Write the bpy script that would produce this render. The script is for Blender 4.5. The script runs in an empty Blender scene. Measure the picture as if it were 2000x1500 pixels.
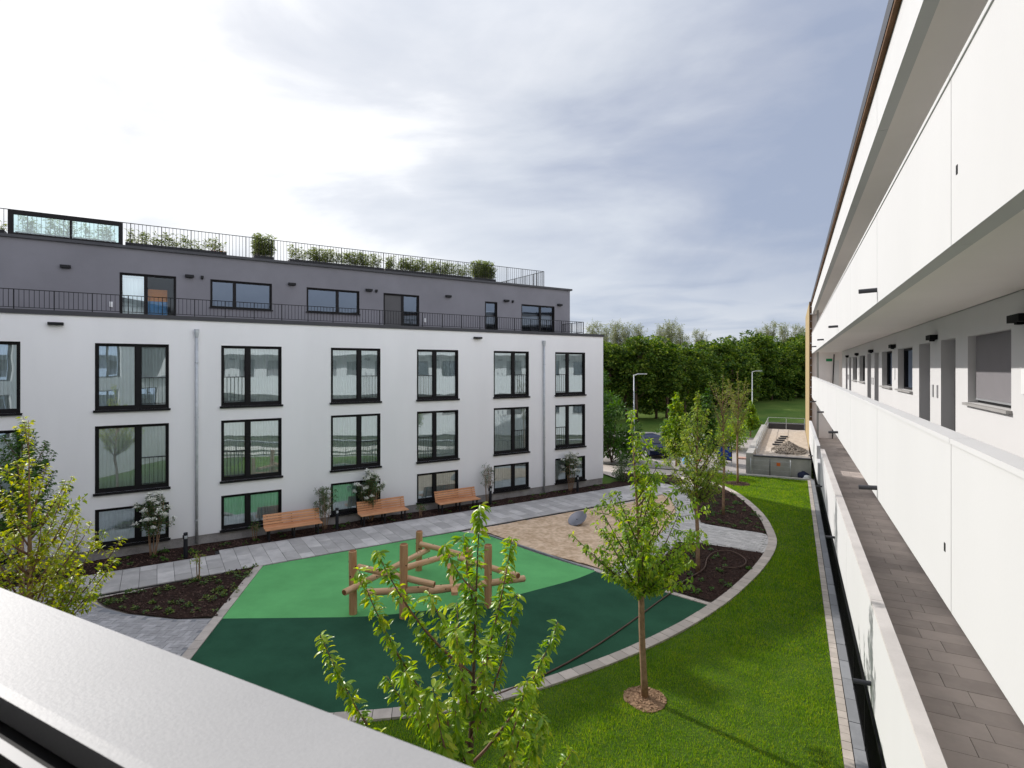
import bpy, bmesh, math, random
import numpy as np
from mathutils import Vector, Matrix
from mathutils.geometry import tessellate_polygon
random.seed(7)
RS = np.random.RandomState(11)
SC = bpy.context.scene
COL = SC.collection
R = math.radians

# ------------------------------------------------------------------ camera
YAW = R(26.946)
cam_d = bpy.data.cameras.new('camera')
cam = bpy.data.objects.new('camera', cam_d)
COL.objects.link(cam)
cam.location = (0, 0, 6.5)
cam.rotation_euler = (R(90), 0, YAW)
cam_d.sensor_width = 36
cam_d.lens = 1080 / 2000 * 36
cam_d.shift_y = -0.0155
cam_d.clip_start = 0.05
cam_d.clip_end = 3000
cam_d.dof.use_dof = True
cam_d.dof.focus_distance = 14
cam_d.dof.aperture_fstop = 6.3
SC.camera = cam

# ------------------------------------------------------------------ light
SUN_AZ = Vector((-0.968, 0.253, 0)).normalized()
SUN_EL = R(31.7)
SUN = (SUN_AZ * math.cos(SUN_EL) + Vector((0, 0, math.sin(SUN_EL)))).normalized()
sun_d = bpy.data.lights.new('sun', 'SUN')
sun_d.energy = 2.8
sun_d.angle = R(0.7)
sun_d.color = (1.0, 0.96, 0.91)
sun = bpy.data.objects.new('sun', sun_d)
COL.objects.link(sun)
sun.location = (-30, 8, 30)
sun.rotation_euler = SUN.to_track_quat('Z', 'Y').to_euler()

SC.view_settings.view_transform = 'Standard'
SC.view_settings.look = 'None'
SC.view_settings.gamma = 1
SC.view_settings.exposure = 0.52
SC.view_settings.use_curve_mapping = False
try:
    SC.cycles.max_bounces = 9
    SC.cycles.diffuse_bounces = 7
    SC.cycles.transparent_max_bounces = 12
    SC.cycles.caustics_reflective = False
    SC.cycles.caustics_refractive = False
    SC.cycles.use_denoising = True
    SC.cycles.sample_clamp_indirect = 6
except Exception:
    pass

world = bpy.data.worlds.new('World')
SC.world = world
world.use_nodes = True
wt = world.node_tree
wt.nodes.clear()


def N(t, typ, **kw):
    n = t.nodes.new(typ)
    for k, v in kw.items():
        if k.startswith('i_'):
            key = k[2:]
            key = int(key) if key.isdigit() else key.replace('_', ' ')
            n.inputs[key].default_value = v
        else:
            setattr(n, k, v)
    return n


def ramp(n, pts):
    e = n.color_ramp.elements
    while len(e) > 1:
        e.remove(e[-1])
    e[0].position = pts[0][0]
    e[0].color = tuple(pts[0][1]) + (1,)
    for p, c in pts[1:]:
        x = e.new(p)
        x.color = tuple(c) + (1,)


def build_sky():
    t = wt
    L = t.links.new
    out = N(t, 'ShaderNodeOutputWorld')
    bg = N(t, 'ShaderNodeBackground')
    bg.inputs['Strength'].default_value = 0.1
    L(bg.outputs[0], out.inputs[0])
    sky = N(t, 'ShaderNodeTexSky', sky_type='NISHITA')
    sky.sun_disc = False
    sky.sun_elevation = SUN_EL
    sky.sun_rotation = math.atan2(SUN.x, SUN.y)
    tc = N(t, 'ShaderNodeTexCoord')
    sep = N(t, 'ShaderNodeSeparateXYZ')
    L(tc.outputs['Generated'], sep.inputs[0])
    zc = N(t, 'ShaderNodeMath', operation='MAXIMUM', i_1=0.0)
    L(sep.outputs['Z'], zc.inputs[0])
    za = N(t, 'ShaderNodeMath', operation='ADD', i_1=0.26)
    L(zc.outputs[0], za.inputs[0])
    dx = N(t, 'ShaderNodeMath', operation='DIVIDE')
    dy = N(t, 'ShaderNodeMath', operation='DIVIDE')
    L(sep.outputs['X'], dx.inputs[0]); L(za.outputs[0], dx.inputs[1])
    L(sep.outputs['Y'], dy.inputs[0]); L(za.outputs[0], dy.inputs[1])
    comb = N(t, 'ShaderNodeCombineXYZ')
    L(dx.outputs[0], comb.inputs[0]); L(dy.outputs[0], comb.inputs[1])
    mp = N(t, 'ShaderNodeMapping')
    mp.inputs['Rotation'].default_value = (R(14), R(-16), R(25))
    mp.inputs['Scale'].default_value = (1.0, 1.5, 3.0)
    mp.inputs['Location'].default_value = (3.1, 1.7, 0.4)
    L(tc.outputs['Generated'], mp.inputs[0])
    n1 = N(t, 'ShaderNodeTexNoise')
    n1.inputs['Scale'].default_value = 1.25
    n1.inputs['Detail'].default_value = 7
    n1.inputs['Roughness'].default_value = 0.55
    n1.inputs['Distortion'].default_value = 0.7
    L(mp.outputs[0], n1.inputs['Vector'])
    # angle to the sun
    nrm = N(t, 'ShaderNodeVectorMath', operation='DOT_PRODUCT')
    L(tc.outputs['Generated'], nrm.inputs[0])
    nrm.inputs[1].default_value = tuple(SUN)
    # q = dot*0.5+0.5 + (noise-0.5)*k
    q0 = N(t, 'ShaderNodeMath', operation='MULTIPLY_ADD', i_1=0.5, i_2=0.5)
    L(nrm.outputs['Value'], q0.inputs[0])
    nn = N(t, 'ShaderNodeMath', operation='MULTIPLY_ADD', i_1=0.50, i_2=-0.255)
    L(n1.outputs[0], nn.inputs[0])
    n3 = N(t, 'ShaderNodeTexNoise')
    n3.inputs['Scale'].default_value = 1.9
    n3.inputs['Detail'].default_value = 7
    n3.inputs['Roughness'].default_value = 0.52
    n3.inputs['Distortion'].default_value = 0.25
    L(mp.outputs[0], n3.inputs['Vector'])
    ab = N(t, 'ShaderNodeMath', operation='SUBTRACT', i_1=0.5)
    L(n3.outputs[0], ab.inputs[0])
    bil = N(t, 'ShaderNodeMath', operation='ABSOLUTE')
    L(ab.outputs[0], bil.inputs[0])
    bl2 = N(t, 'ShaderNodeMath', operation='MULTIPLY_ADD', i_1=-0.42, i_2=0.035)
    L(bil.outputs[0], bl2.inputs[0])
    nn2 = N(t, 'ShaderNodeMath', operation='ADD')
    L(nn.outputs[0], nn2.inputs[0]); L(bl2.outputs[0], nn2.inputs[1])
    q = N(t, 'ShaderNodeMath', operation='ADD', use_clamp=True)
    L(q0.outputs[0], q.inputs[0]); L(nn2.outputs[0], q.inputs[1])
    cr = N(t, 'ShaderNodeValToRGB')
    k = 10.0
    ramp(cr, [(0.0, (1.85, 1.84, 1.84)), (0.12, (1.70, 1.70, 1.73)), (0.27, (1.20, 1.22, 1.28)), (0.42, (0.47, 0.51, 0.60)),  # low end: unseen sky opposite the sun, raised to brighten the shaded facade
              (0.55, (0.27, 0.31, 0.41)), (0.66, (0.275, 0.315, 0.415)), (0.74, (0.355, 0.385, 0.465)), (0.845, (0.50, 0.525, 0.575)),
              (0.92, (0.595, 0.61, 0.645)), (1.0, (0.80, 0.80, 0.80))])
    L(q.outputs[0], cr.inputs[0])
    # low band: paler, with thin dark streaks
    mp2 = N(t, 'ShaderNodeMapping')
    mp2.inputs['Scale'].default_value = (2.2, 2.2, 16)
    L(tc.outputs['Generated'], mp2.inputs[0])
    n2 = N(t, 'ShaderNodeTexNoise')
    n2.inputs['Scale'].default_value = 2.2
    n2.inputs['Detail'].default_value = 5
    n2.inputs['Distortion'].default_value = 0.4
    L(mp2.outputs[0], n2.inputs['Vector'])
    cr2 = N(t, 'ShaderNodeValToRGB')
    ramp(cr2, [(0.33, (0.265, 0.31, 0.42)), (0.43, (0.40, 0.44, 0.53)), (0.58, (0.55, 0.57, 0.62))])
    L(n2.outputs[0], cr2.inputs[0])
    low = N(t, 'ShaderNodeMapRange', interpolation_type='SMOOTHSTEP')
    low.inputs['From Min'].default_value = 0.02
    low.inputs['From Max'].default_value = 0.21
    low.inputs['To Min'].default_value = 0.85
    low.inputs['To Max'].default_value = 0.0
    L(sep.outputs['Z'], low.inputs['Value'])
    m1 = N(t, 'ShaderNodeMix', data_type='RGBA')
    L(low.outputs[0], m1.inputs[0]); L(cr.outputs[0], m1.inputs[6]); L(cr2.outputs[0], m1.inputs[7])
    # overhead sky raised to lift light on the court; overcast is brightest there
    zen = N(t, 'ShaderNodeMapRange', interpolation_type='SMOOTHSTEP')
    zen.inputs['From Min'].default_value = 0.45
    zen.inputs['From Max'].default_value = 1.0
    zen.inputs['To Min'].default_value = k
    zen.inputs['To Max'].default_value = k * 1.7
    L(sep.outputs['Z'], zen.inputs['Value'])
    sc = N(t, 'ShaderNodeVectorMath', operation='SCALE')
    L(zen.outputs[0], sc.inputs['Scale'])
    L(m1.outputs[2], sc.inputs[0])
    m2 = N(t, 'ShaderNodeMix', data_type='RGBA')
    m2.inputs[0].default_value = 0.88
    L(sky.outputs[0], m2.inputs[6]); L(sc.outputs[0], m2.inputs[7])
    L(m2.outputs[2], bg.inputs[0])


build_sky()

# ------------------------------------------------------------------ materials
MATS = {}


def mat(name, col, rough=0.8, var=0.12, scale=3.0, bump=0.0, bscale=60.0, spec=0.3, metal=0.0, col2=None, island=0.0,
        detail=6, stretch=None, fine=0.0):
    m = bpy.data.materials.new(name)
    m.use_nodes = True
    t = m.node_tree
    L = t.links.new
    b = t.nodes['Principled BSDF']
    b.inputs['Roughness'].default_value = rough
    b.inputs['Specular IOR Level'].default_value = spec
    b.inputs['Metallic'].default_value = metal
    geo = N(t, 'ShaderNodeNewGeometry')
    vec = geo.outputs['Position']
    if stretch:
        tc = N(t, 'ShaderNodeTexCoord')
        mp = N(t, 'ShaderNodeMapping')
        mp.inputs['Scale'].default_value = stretch
        L(tc.outputs['Object'], mp.inputs[0])
        vec = mp.outputs[0]
    n = N(t, 'ShaderNodeTexNoise')
    n.inputs['Scale'].default_value = scale
    n.inputs['Detail'].default_value = detail
    n.inputs['Roughness'].default_value = 0.6
    L(vec, n.inputs['Vector'])
    cr = N(t, 'ShaderNodeValToRGB')
    c2 = col2 if col2 else tuple(min(1, c * (1 + var)) for c in col)
    c1 = col if col2 else tuple(c * (1 - var) for c in col)
    ramp(cr, [(0.3, c1), (0.7, c2)])
    src = n.outputs[0]
    if fine > 0:
        nf = N(t, 'ShaderNodeTexNoise')
        nf.inputs['Scale'].default_value = bscale
        nf.inputs['Detail'].default_value = 3
        L(vec, nf.inputs['Vector'])
        ad = N(t, 'ShaderNodeMath', operation='MULTIPLY_ADD', i_1=fine, i_2=-fine * 0.5)
        L(nf.outputs[0], ad.inputs[0])
        a2 = N(t, 'ShaderNodeMath', operation='ADD')
        L(ad.outputs[0], a2.inputs[0]); L(src, a2.inputs[1])
        src = a2.outputs[0]
    if island > 0:
        ad = N(t, 'ShaderNodeMath', operation='MULTIPLY_ADD', i_1=island, i_2=-island * 0.5)
        L(geo.outputs['Random Per Island'], ad.inputs[0])
        oi = N(t, 'ShaderNodeObjectInfo')
        ao = N(t, 'ShaderNodeMath', operation='MULTIPLY_ADD', i_1=island, i_2=-island * 0.5)
        L(oi.outputs['Random'], ao.inputs[0])
        a2 = N(t, 'ShaderNodeMath', operation='ADD')
        L(ad.outputs[0], a2.inputs[0]); L(src, a2.inputs[1])
        a3 = N(t, 'ShaderNodeMath', operation='ADD')
        L(a2.outputs[0], a3.inputs[0]); L(ao.outputs[0], a3.inputs[1])
        src = a3.outputs[0]
    L(src, cr.inputs[0])
    L(cr.outputs[0], b.inputs['Base Color'])
    if bump > 0:
        nb = N(t, 'ShaderNodeTexNoise')
        nb.inputs['Scale'].default_value = bscale
        nb.inputs['Detail'].default_value = 4
        L(vec, nb.inputs['Vector'])
        bp = N(t, 'ShaderNodeBump')
        bp.inputs['Strength'].default_value = bump
        bp.inputs['Distance'].default_value = 0.02
        L(nb.outputs[0], bp.inputs['Height'])
        L(bp.outputs[0], b.inputs['Normal'])
    MATS[name] = m
    return m


def leafmat(name, cols, transl=0.35, rough=0.45, spec=0.4):
    m = bpy.data.materials.new(name)
    m.use_nodes = True
    t = m.node_tree
    L = t.links.new
    b = t.nodes['Principled BSDF']
    b.inputs['Roughness'].default_value = rough
    b.inputs['Specular IOR Level'].default_value = spec
    out = t.nodes['Material Output']
    geo = N(t, 'ShaderNodeNewGeometry')
    oi = N(t, 'ShaderNodeObjectInfo')
    s = N(t, 'ShaderNodeMath', operation='ADD')
    L(geo.outputs['Random Per Island'], s.inputs[0]); L(oi.outputs['Random'], s.inputs[1])
    fr = N(t, 'ShaderNodeMath', operation='FRACT')
    L(s.outputs[0], fr.inputs[0])
    n = N(t, 'ShaderNodeTexNoise')
    n.inputs['Scale'].default_value = 1.3
    L(geo.outputs['Position'], n.inputs['Vector'])
    mx = N(t, 'ShaderNodeMath', operation='MULTIPLY_ADD', i_1=0.8, i_2=-0.4)
    L(n.outputs[0], mx.inputs[0])
    ad = N(t, 'ShaderNodeMath', operation='ADD', use_clamp=True)
    L(fr.outputs[0], ad.inputs[0]); L(mx.outputs[0], ad.inputs[1])
    cr = N(t, 'ShaderNodeValToRGB')
    ramp(cr, [(i / (len(cols) - 1), c) for i, c in enumerate(cols)])
    L(ad.outputs[0], cr.inputs[0])
    L(cr.outputs[0], b.inputs['Base Color'])
    tr = N(t, 'ShaderNodeBsdfTranslucent')
    hs = N(t, 'ShaderNodeHueSaturation')
    hs.inputs['Hue'].default_value = 0.485
    hs.inputs['Saturation'].default_value = 1.15
    hs.inputs['Value'].default_value = 1.7
    L(cr.outputs[0], hs.inputs['Color'])
    L(hs.outputs[0], tr.inputs[0])
    mix = N(t, 'ShaderNodeMixShader')
    mix.inputs[0].default_value = transl
    L(b.outputs[0], mix.inputs[1]); L(tr.outputs[0], mix.inputs[2])
    L(mix.outputs[0], out.inputs[0])
    MATS[name] = m
    return m


def glassmat(name, base, tint, refl, warp=0.0):
    m = bpy.data.materials.new(name)
    m.use_nodes = True
    t = m.node_tree
    L = t.links.new
    t.nodes.clear()
    out = N(t, 'ShaderNodeOutputMaterial')
    tr = N(t, 'ShaderNodeBsdfTransparent')
    tr.inputs[0].default_value = tint + (1,)
    gl = N(t, 'ShaderNodeBsdfGlossy')
    gl.inputs['Roughness'].default_value = 0.0
    gl.inputs['Color'].default_value = refl + (1,)
    fz = N(t, 'ShaderNodeFresnel')
    fz.inputs['IOR'].default_value = 1.5
    f = N(t, 'ShaderNodeMath', operation='MULTIPLY_ADD', i_1=1.0, i_2=base, use_clamp=True)
    L(fz.outputs[0], f.inputs[0])
    if warp > 0:
        geo = N(t, 'ShaderNodeNewGeometry')
        n = N(t, 'ShaderNodeTexNoise')
        n.inputs['Scale'].default_value = 1.1
        n.inputs['Detail'].default_value = 1
        L(geo.outputs['Position'], n.inputs['Vector'])
        bp = N(t, 'ShaderNodeBump')
        bp.inputs['Strength'].default_value = warp
        bp.inputs['Distance'].default_value = 0.05
        L(n.outputs[0], bp.inputs['Height'])
        L(bp.outputs[0], gl.inputs['Normal'])
    mix = N(t, 'ShaderNodeMixShader')
    L(f.outputs[0], mix.inputs[0]); L(tr.outputs[0], mix.inputs[1]); L(gl.outputs[0], mix.inputs[2])
    L(mix.outputs[0], out.inputs[0])
    MATS[name] = m
    return m


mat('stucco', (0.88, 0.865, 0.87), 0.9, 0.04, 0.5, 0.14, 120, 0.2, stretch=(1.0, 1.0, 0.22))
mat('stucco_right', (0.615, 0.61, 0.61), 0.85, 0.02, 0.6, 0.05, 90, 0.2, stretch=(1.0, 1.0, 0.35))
mat('soffit', (0.90, 0.845, 0.81), 0.9, 0.03, 0.4, 0.04, 80, 0.2)
mat('stucco_grey', (0.215, 0.210, 0.232), 0.9, 0.08, 0.6, 0.15, 90, 0.2)
mat('plinth', (0.33, 0.31, 0.30), 0.9, 0.25, 2.0, 0.25, 30, 0.2, fine=0.5)
mat('dark_metal', (0.012, 0.012, 0.014), 0.6, 0.1, 3, spec=0.25)
mat('frame_metal', (0.011, 0.010, 0.011), 0.6, 0.1, 3, spec=0.2)
mat('coping_metal', (0.045, 0.045, 0.052), 0.5, 0.12, 2, spec=0.4)
mat('galvanised', (0.50, 0.52, 0.54), 0.45, 0.15, 4, metal=0.15, spec=0.5)
mat('curtain', (0.92, 0.95, 0.955), 0.9, 0.05, 2, spec=0.1)
mat('interior', (0.62, 0.61, 0.60), 0.9, 0.1, 1)
mat('interior_orange', (0.85, 0.33, 0.08), 0.8, 0.1, 1)
mat('white_plastic', (0.75, 0.75, 0.75), 0.5, 0.03, 3)
mat('grey_plastic', (0.30, 0.30, 0.31), 0.5, 0.05, 3)
mat('blind', (0.20, 0.19, 0.20), 0.8, 0.03, 3)
mat('blind_dark', (0.035, 0.033, 0.035), 0.7, 0.05, 3)
mat('door_paint', (0.09, 0.088, 0.092), 0.6, 0.05, 2)
mat('sill_stone', (0.34, 0.33, 0.32), 0.6, 0.06, 4)
mat('concrete', (0.40, 0.385, 0.36), 0.9, 0.22, 1.2, 0.15, 40, fine=0.3)
mat('coping_stone', (0.60, 0.565, 0.54), 0.8, 0.12, 1.3, 0.05, 60, fine=0.2)
mat('gallery_tile', (0.42, 0.365, 0.335), 0.75, 0.14, 2.2, 0.04, 80, island=0.35)
mat('joint_dark', (0.05, 0.047, 0.045), 0.95, 0.2, 5)
mat('timber_face', (0.40, 0.30, 0.16), 0.8, 0.12, 2.5, 0.1, 40)
mat('timber_edge', (0.11, 0.06, 0.03), 0.85, 0.4, 14, 0.3, 50)
mat('fascia_timber', (0.13, 0.065, 0.03), 0.8, 0.3, 3)
mat('ledge_metal', (0.36, 0.36, 0.37), 0.55, 0.05, 2.0, 0.06, 150, 0.5, fine=0.45, col2=(0.41, 0.41, 0.42))
mat('black_rubber', (0.005, 0.005, 0.006), 0.7, 0.1, 3, spec=0.15)
mat('aluminium', (0.55, 0.56, 0.58), 0.4, 0.05, 3, metal=0.7)
mat('slab', (0.57, 0.54, 0.51), 0.85, 0.22, 1.4, 0.10, 70, island=0.36, fine=0.4)
mat('paver', (0.43, 0.415, 0.415), 0.85, 0.16, 3.0, 0.12, 70, island=0.5, fine=0.3)
mat('paver_light', (0.55, 0.53, 0.51), 0.85, 0.14, 3.0, 0.12, 70, island=0.5, fine=0.3)
mat('kerb', (0.50, 0.44, 0.39), 0.85, 0.14, 3.0, 0.12, 70, island=0.40, fine=0.3)
mat('kerb_grey', (0.27, 0.275, 0.29), 0.85, 0.12, 3.0, 0.1, 70, island=0.5, fine=0.3)
mat('rubber_light', (0.140, 0.445, 0.155), 0.95, 0.13, 0.9, 0.35, 160, 0.1, fine=0.7)
mat('rubber_dark', (0.026, 0.088, 0.050), 0.95, 0.22, 0.8, 0.35, 160, 0.1, fine=0.8)
mat('sand', (0.52, 0.36, 0.225), 0.95, 0.18, 1.6, 1.0, 6, 0.1, col2=(0.80, 0.60, 0.42), fine=0.9)
mat('soil', (0.022, 0.012, 0.010), 0.95, 0.5, 5, 1.0, 45, 0.1, fine=0.9, col2=(0.050, 0.028, 0.022))
mat('chip', (0.045, 0.026, 0.020), 0.9, 0.5, 8, island=0.9, col2=(0.125, 0.072, 0.054))
mat('chip_light', (0.16, 0.09, 0.05), 0.9, 0.5, 8, island=0.9, col2=(0.36, 0.23, 0.14))
mat('lawn_soil', (0.042, 0.090, 0.012), 0.95, 0.3, 2.5, 0.6, 60, 0.1, fine=0.8, col2=(0.085, 0.14, 0.02))
mat('field', (0.055, 0.115, 0.018), 0.95, 0.4, 0.25, 0.6, 8, 0.1, fine=0.7, col2=(0.12, 0.17, 0.035))
mat('asphalt', (0.13, 0.12, 0.115), 0.9, 0.15, 1.5, 0.2, 60, fine=0.4)
mat('paving_far', (0.36, 0.33, 0.31), 0.9, 0.15, 1.5, 0.2, 30, fine=0.4)
mat('gravel', (0.40, 0.34, 0.28), 0.95, 0.25, 3, 0.8, 26, 0.1, fine=0.9, col2=(0.58, 0.51, 0.44))
mat('gravel_dark', (0.20, 0.17, 0.14), 0.95, 0.3, 4, 0.8, 26, 0.1, fine=0.9, col2=(0.34, 0.29, 0.24))
mat('log', (0.44, 0.205, 0.090), 0.75, 0.3, 1.4, 0.12, 30, 0.2, stretch=(9, 9, 0.9), fine=0.25, col2=(0.66, 0.40, 0.22))
mat('log_pale', (0.52, 0.29, 0.145), 0.75, 0.3, 1.4, 0.12, 30, 0.2, stretch=(9, 9, 0.9), fine=0.35, col2=(0.76, 0.52, 0.32))
mat('log_end', (0.24, 0.10, 0.04), 0.85, 0.3, 9)
mat('knot', (0.045, 0.018, 0.008), 0.8, 0.3, 9)
mat('bench_wood', (0.54, 0.245, 0.115), 0.65, 0.2, 2, 0.05, 30, 0.3, island=0.35, col2=(0.70, 0.36, 0.19))
mat('bark', (0.22, 0.135, 0.085), 0.9, 0.3, 9, 0.4, 40, 0.1, col2=(0.42, 0.27, 0.17))
mat('bark_dark', (0.075, 0.050, 0.038), 0.9, 0.4, 9, 0.4, 40, 0.1, col2=(0.16, 0.11, 0.085))
mat('bark_grey', (0.20, 0.185, 0.14), 0.9, 0.3, 3, col2=(0.38, 0.35, 0.27))
mat('bark_shoot', (0.14, 0.075, 0.055), 0.7, 0.3, 9, col2=(0.27, 0.15, 0.11))
mat('hose', (0.075, 0.042, 0.030), 0.6, 0.2, 4, col2=(0.13, 0.08, 0.06))
mat('disc_metal', (0.23, 0.23, 0.26), 0.32, 0.08, 4, metal=0.55)
mat('bollard', (0.014, 0.015, 0.019), 0.5, 0.1, 3)
mat('lamp_glass', (0.45, 0.47, 0.48), 0.3, 0.05, 3)
mat('car_paint', (0.004, 0.010, 0.045), 0.4, 0.05, 1, spec=0.25)
mat('car_glass', (0.012, 0.014, 0.018), 0.1, 0.05, 1, spec=0.7)
mat('tyre', (0.012, 0.012, 0.012), 0.9, 0.1, 4)
mat('red_lamp', (0.30, 0.012, 0.010), 0.3, 0.05, 1)
mat('board_blue', (0.010, 0.045, 0.30), 0.5, 0.15, 3)
mat('sack_blue', (0.16, 0.42, 0.75), 0.6, 0.2, 4)
mat('sack_white', (0.75, 0.76, 0.78), 0.6, 0.05, 4)
mat('cone_orange', (0.75, 0.16, 0.03), 0.6, 0.08, 4)
mat('navy_cloth', (0.022, 0.028, 0.065), 0.8, 0.2, 4)
mat('pink_stone', (0.48, 0.30, 0.24), 0.8, 0.1, 4)
mat('exit_green', (0.02, 0.28, 0.10), 0.5, 0.05, 4)
mat('flower_white', (0.86, 0.85, 0.78), 0.7, 0.06, 4)
mat('flower_red', (0.45, 0.02, 0.03), 0.7, 0.06, 4)
mat('planter', (0.03, 0.03, 0.033), 0.6, 0.1, 4)
glassmat('glass', 0.34, (0.90, 0.985, 1.0), (0.82, 0.94, 1.0), 0.06)
glassmat('glass_clear', 0.0, (0.85, 0.87, 0.9), (0.8, 0.9, 1.0), 0.0)
glassmat('glass_teal', 0.12, (0.50, 0.70, 0.72), (0.85, 0.97, 0.98), 0.0)
glassmat('glass_attic', 0.08, (0.40, 0.44, 0.48), (0.62, 0.76, 1.0), 0.05)
leafmat('leaf_spring', [(0.100, 0.205, 0.018), (0.180, 0.325, 0.027), (0.28, 0.42, 0.038), (0.40, 0.45, 0.055)], 0.45, 0.33, 0.5)
leafmat('leaf_fresh', [(0.080, 0.165, 0.018), (0.150, 0.280, 0.026), (0.240, 0.375, 0.034), (0.35, 0.42, 0.045)], 0.47, 0.4, 0.45)
leafmat('leaf_yellow', [(0.14, 0.225, 0.014), (0.26, 0.335, 0.02), (0.37, 0.42, 0.026), (0.47, 0.47, 0.035)], 0.45)
leafmat('leaf_pale', [(0.11, 0.19, 0.03), (0.19, 0.29, 0.045), (0.27, 0.36, 0.06), (0.33, 0.35, 0.08)], 0.45)
leafmat('leaf_sparse', [(0.13, 0.20, 0.03), (0.19, 0.26, 0.045), (0.25, 0.24, 0.06), (0.20, 0.30, 0.05)], 0.4)
leafmat('leaf_mid', [(0.031, 0.090, 0.013), (0.060, 0.143, 0.018), (0.093, 0.195, 0.026)], 0.28)
leafmat('leaf_shrub', [(0.035, 0.075, 0.022), (0.065, 0.12, 0.035), (0.105, 0.165, 0.055)], 0.25)
leafmat('leaf_forest', [(0.022, 0.055, 0.010), (0.050, 0.105, 0.016), (0.110, 0.185, 0.028), (0.24, 0.30, 0.055)], 0.30, 0.6, 0.2)
leafmat('leaf_forest_light', [(0.065, 0.132, 0.015), (0.117, 0.198, 0.022), (0.169, 0.240, 0.035)], 0.3, 0.6, 0.2)
leafmat('leaf_bare', [(0.20, 0.24, 0.11), (0.26, 0.29, 0.15), (0.32, 0.32, 0.20)], 0.35, 0.7, 0.1)
leafmat('leaf_bamboo', [(0.10, 0.15, 0.035), (0.18, 0.23, 0.06), (0.27, 0.31, 0.11)], 0.35)
leafmat('leaf_cover', [(0.030, 0.073, 0.017), (0.063, 0.123, 0.024), (0.128, 0.196, 0.038), (0.225, 0.266, 0.054)], 0.25)
leafmat('grass_blade', [(0.066, 0.160, 0.012), (0.115, 0.255, 0.017), (0.200, 0.345, 0.026), (0.32, 0.39, 0.055)], 0.52, 0.6, 0.2)


# ------------------------------------------------------------------ object helpers
def props(o, label=None, cat=None, group=None, kind=None):
    if label: o['label'] = label
    if cat: o['category'] = cat
    if group: o['group'] = group
    if kind: o['kind'] = kind
    return o


def thing(name, label, cat, loc=(0, 0, 0), rz=0.0, group=None):
    o = bpy.data.objects.new(name, None)
    COL.objects.link(o)
    o.empty_display_size = 0.2
    o.location = loc
    o.rotation_euler = (0, 0, rz)
    return props(o, label, cat, group)


def link(name, me, parent=None, loc=None, rot=None, scale=None):
    o = bpy.data.objects.new(name, me)
    COL.objects.link(o)
    if parent: o.parent = parent
    if loc is not None: o.location = loc
    if rot is not None: o.rotation_euler = rot
    if scale is not None: o.scale = scale
    return o


def copy_tree(o, parent=None):
    c = o.copy()
    COL.objects.link(c)
    c.parent = parent
    for ch in list(o.children):
        copy_tree(ch, c)
    return c


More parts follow.
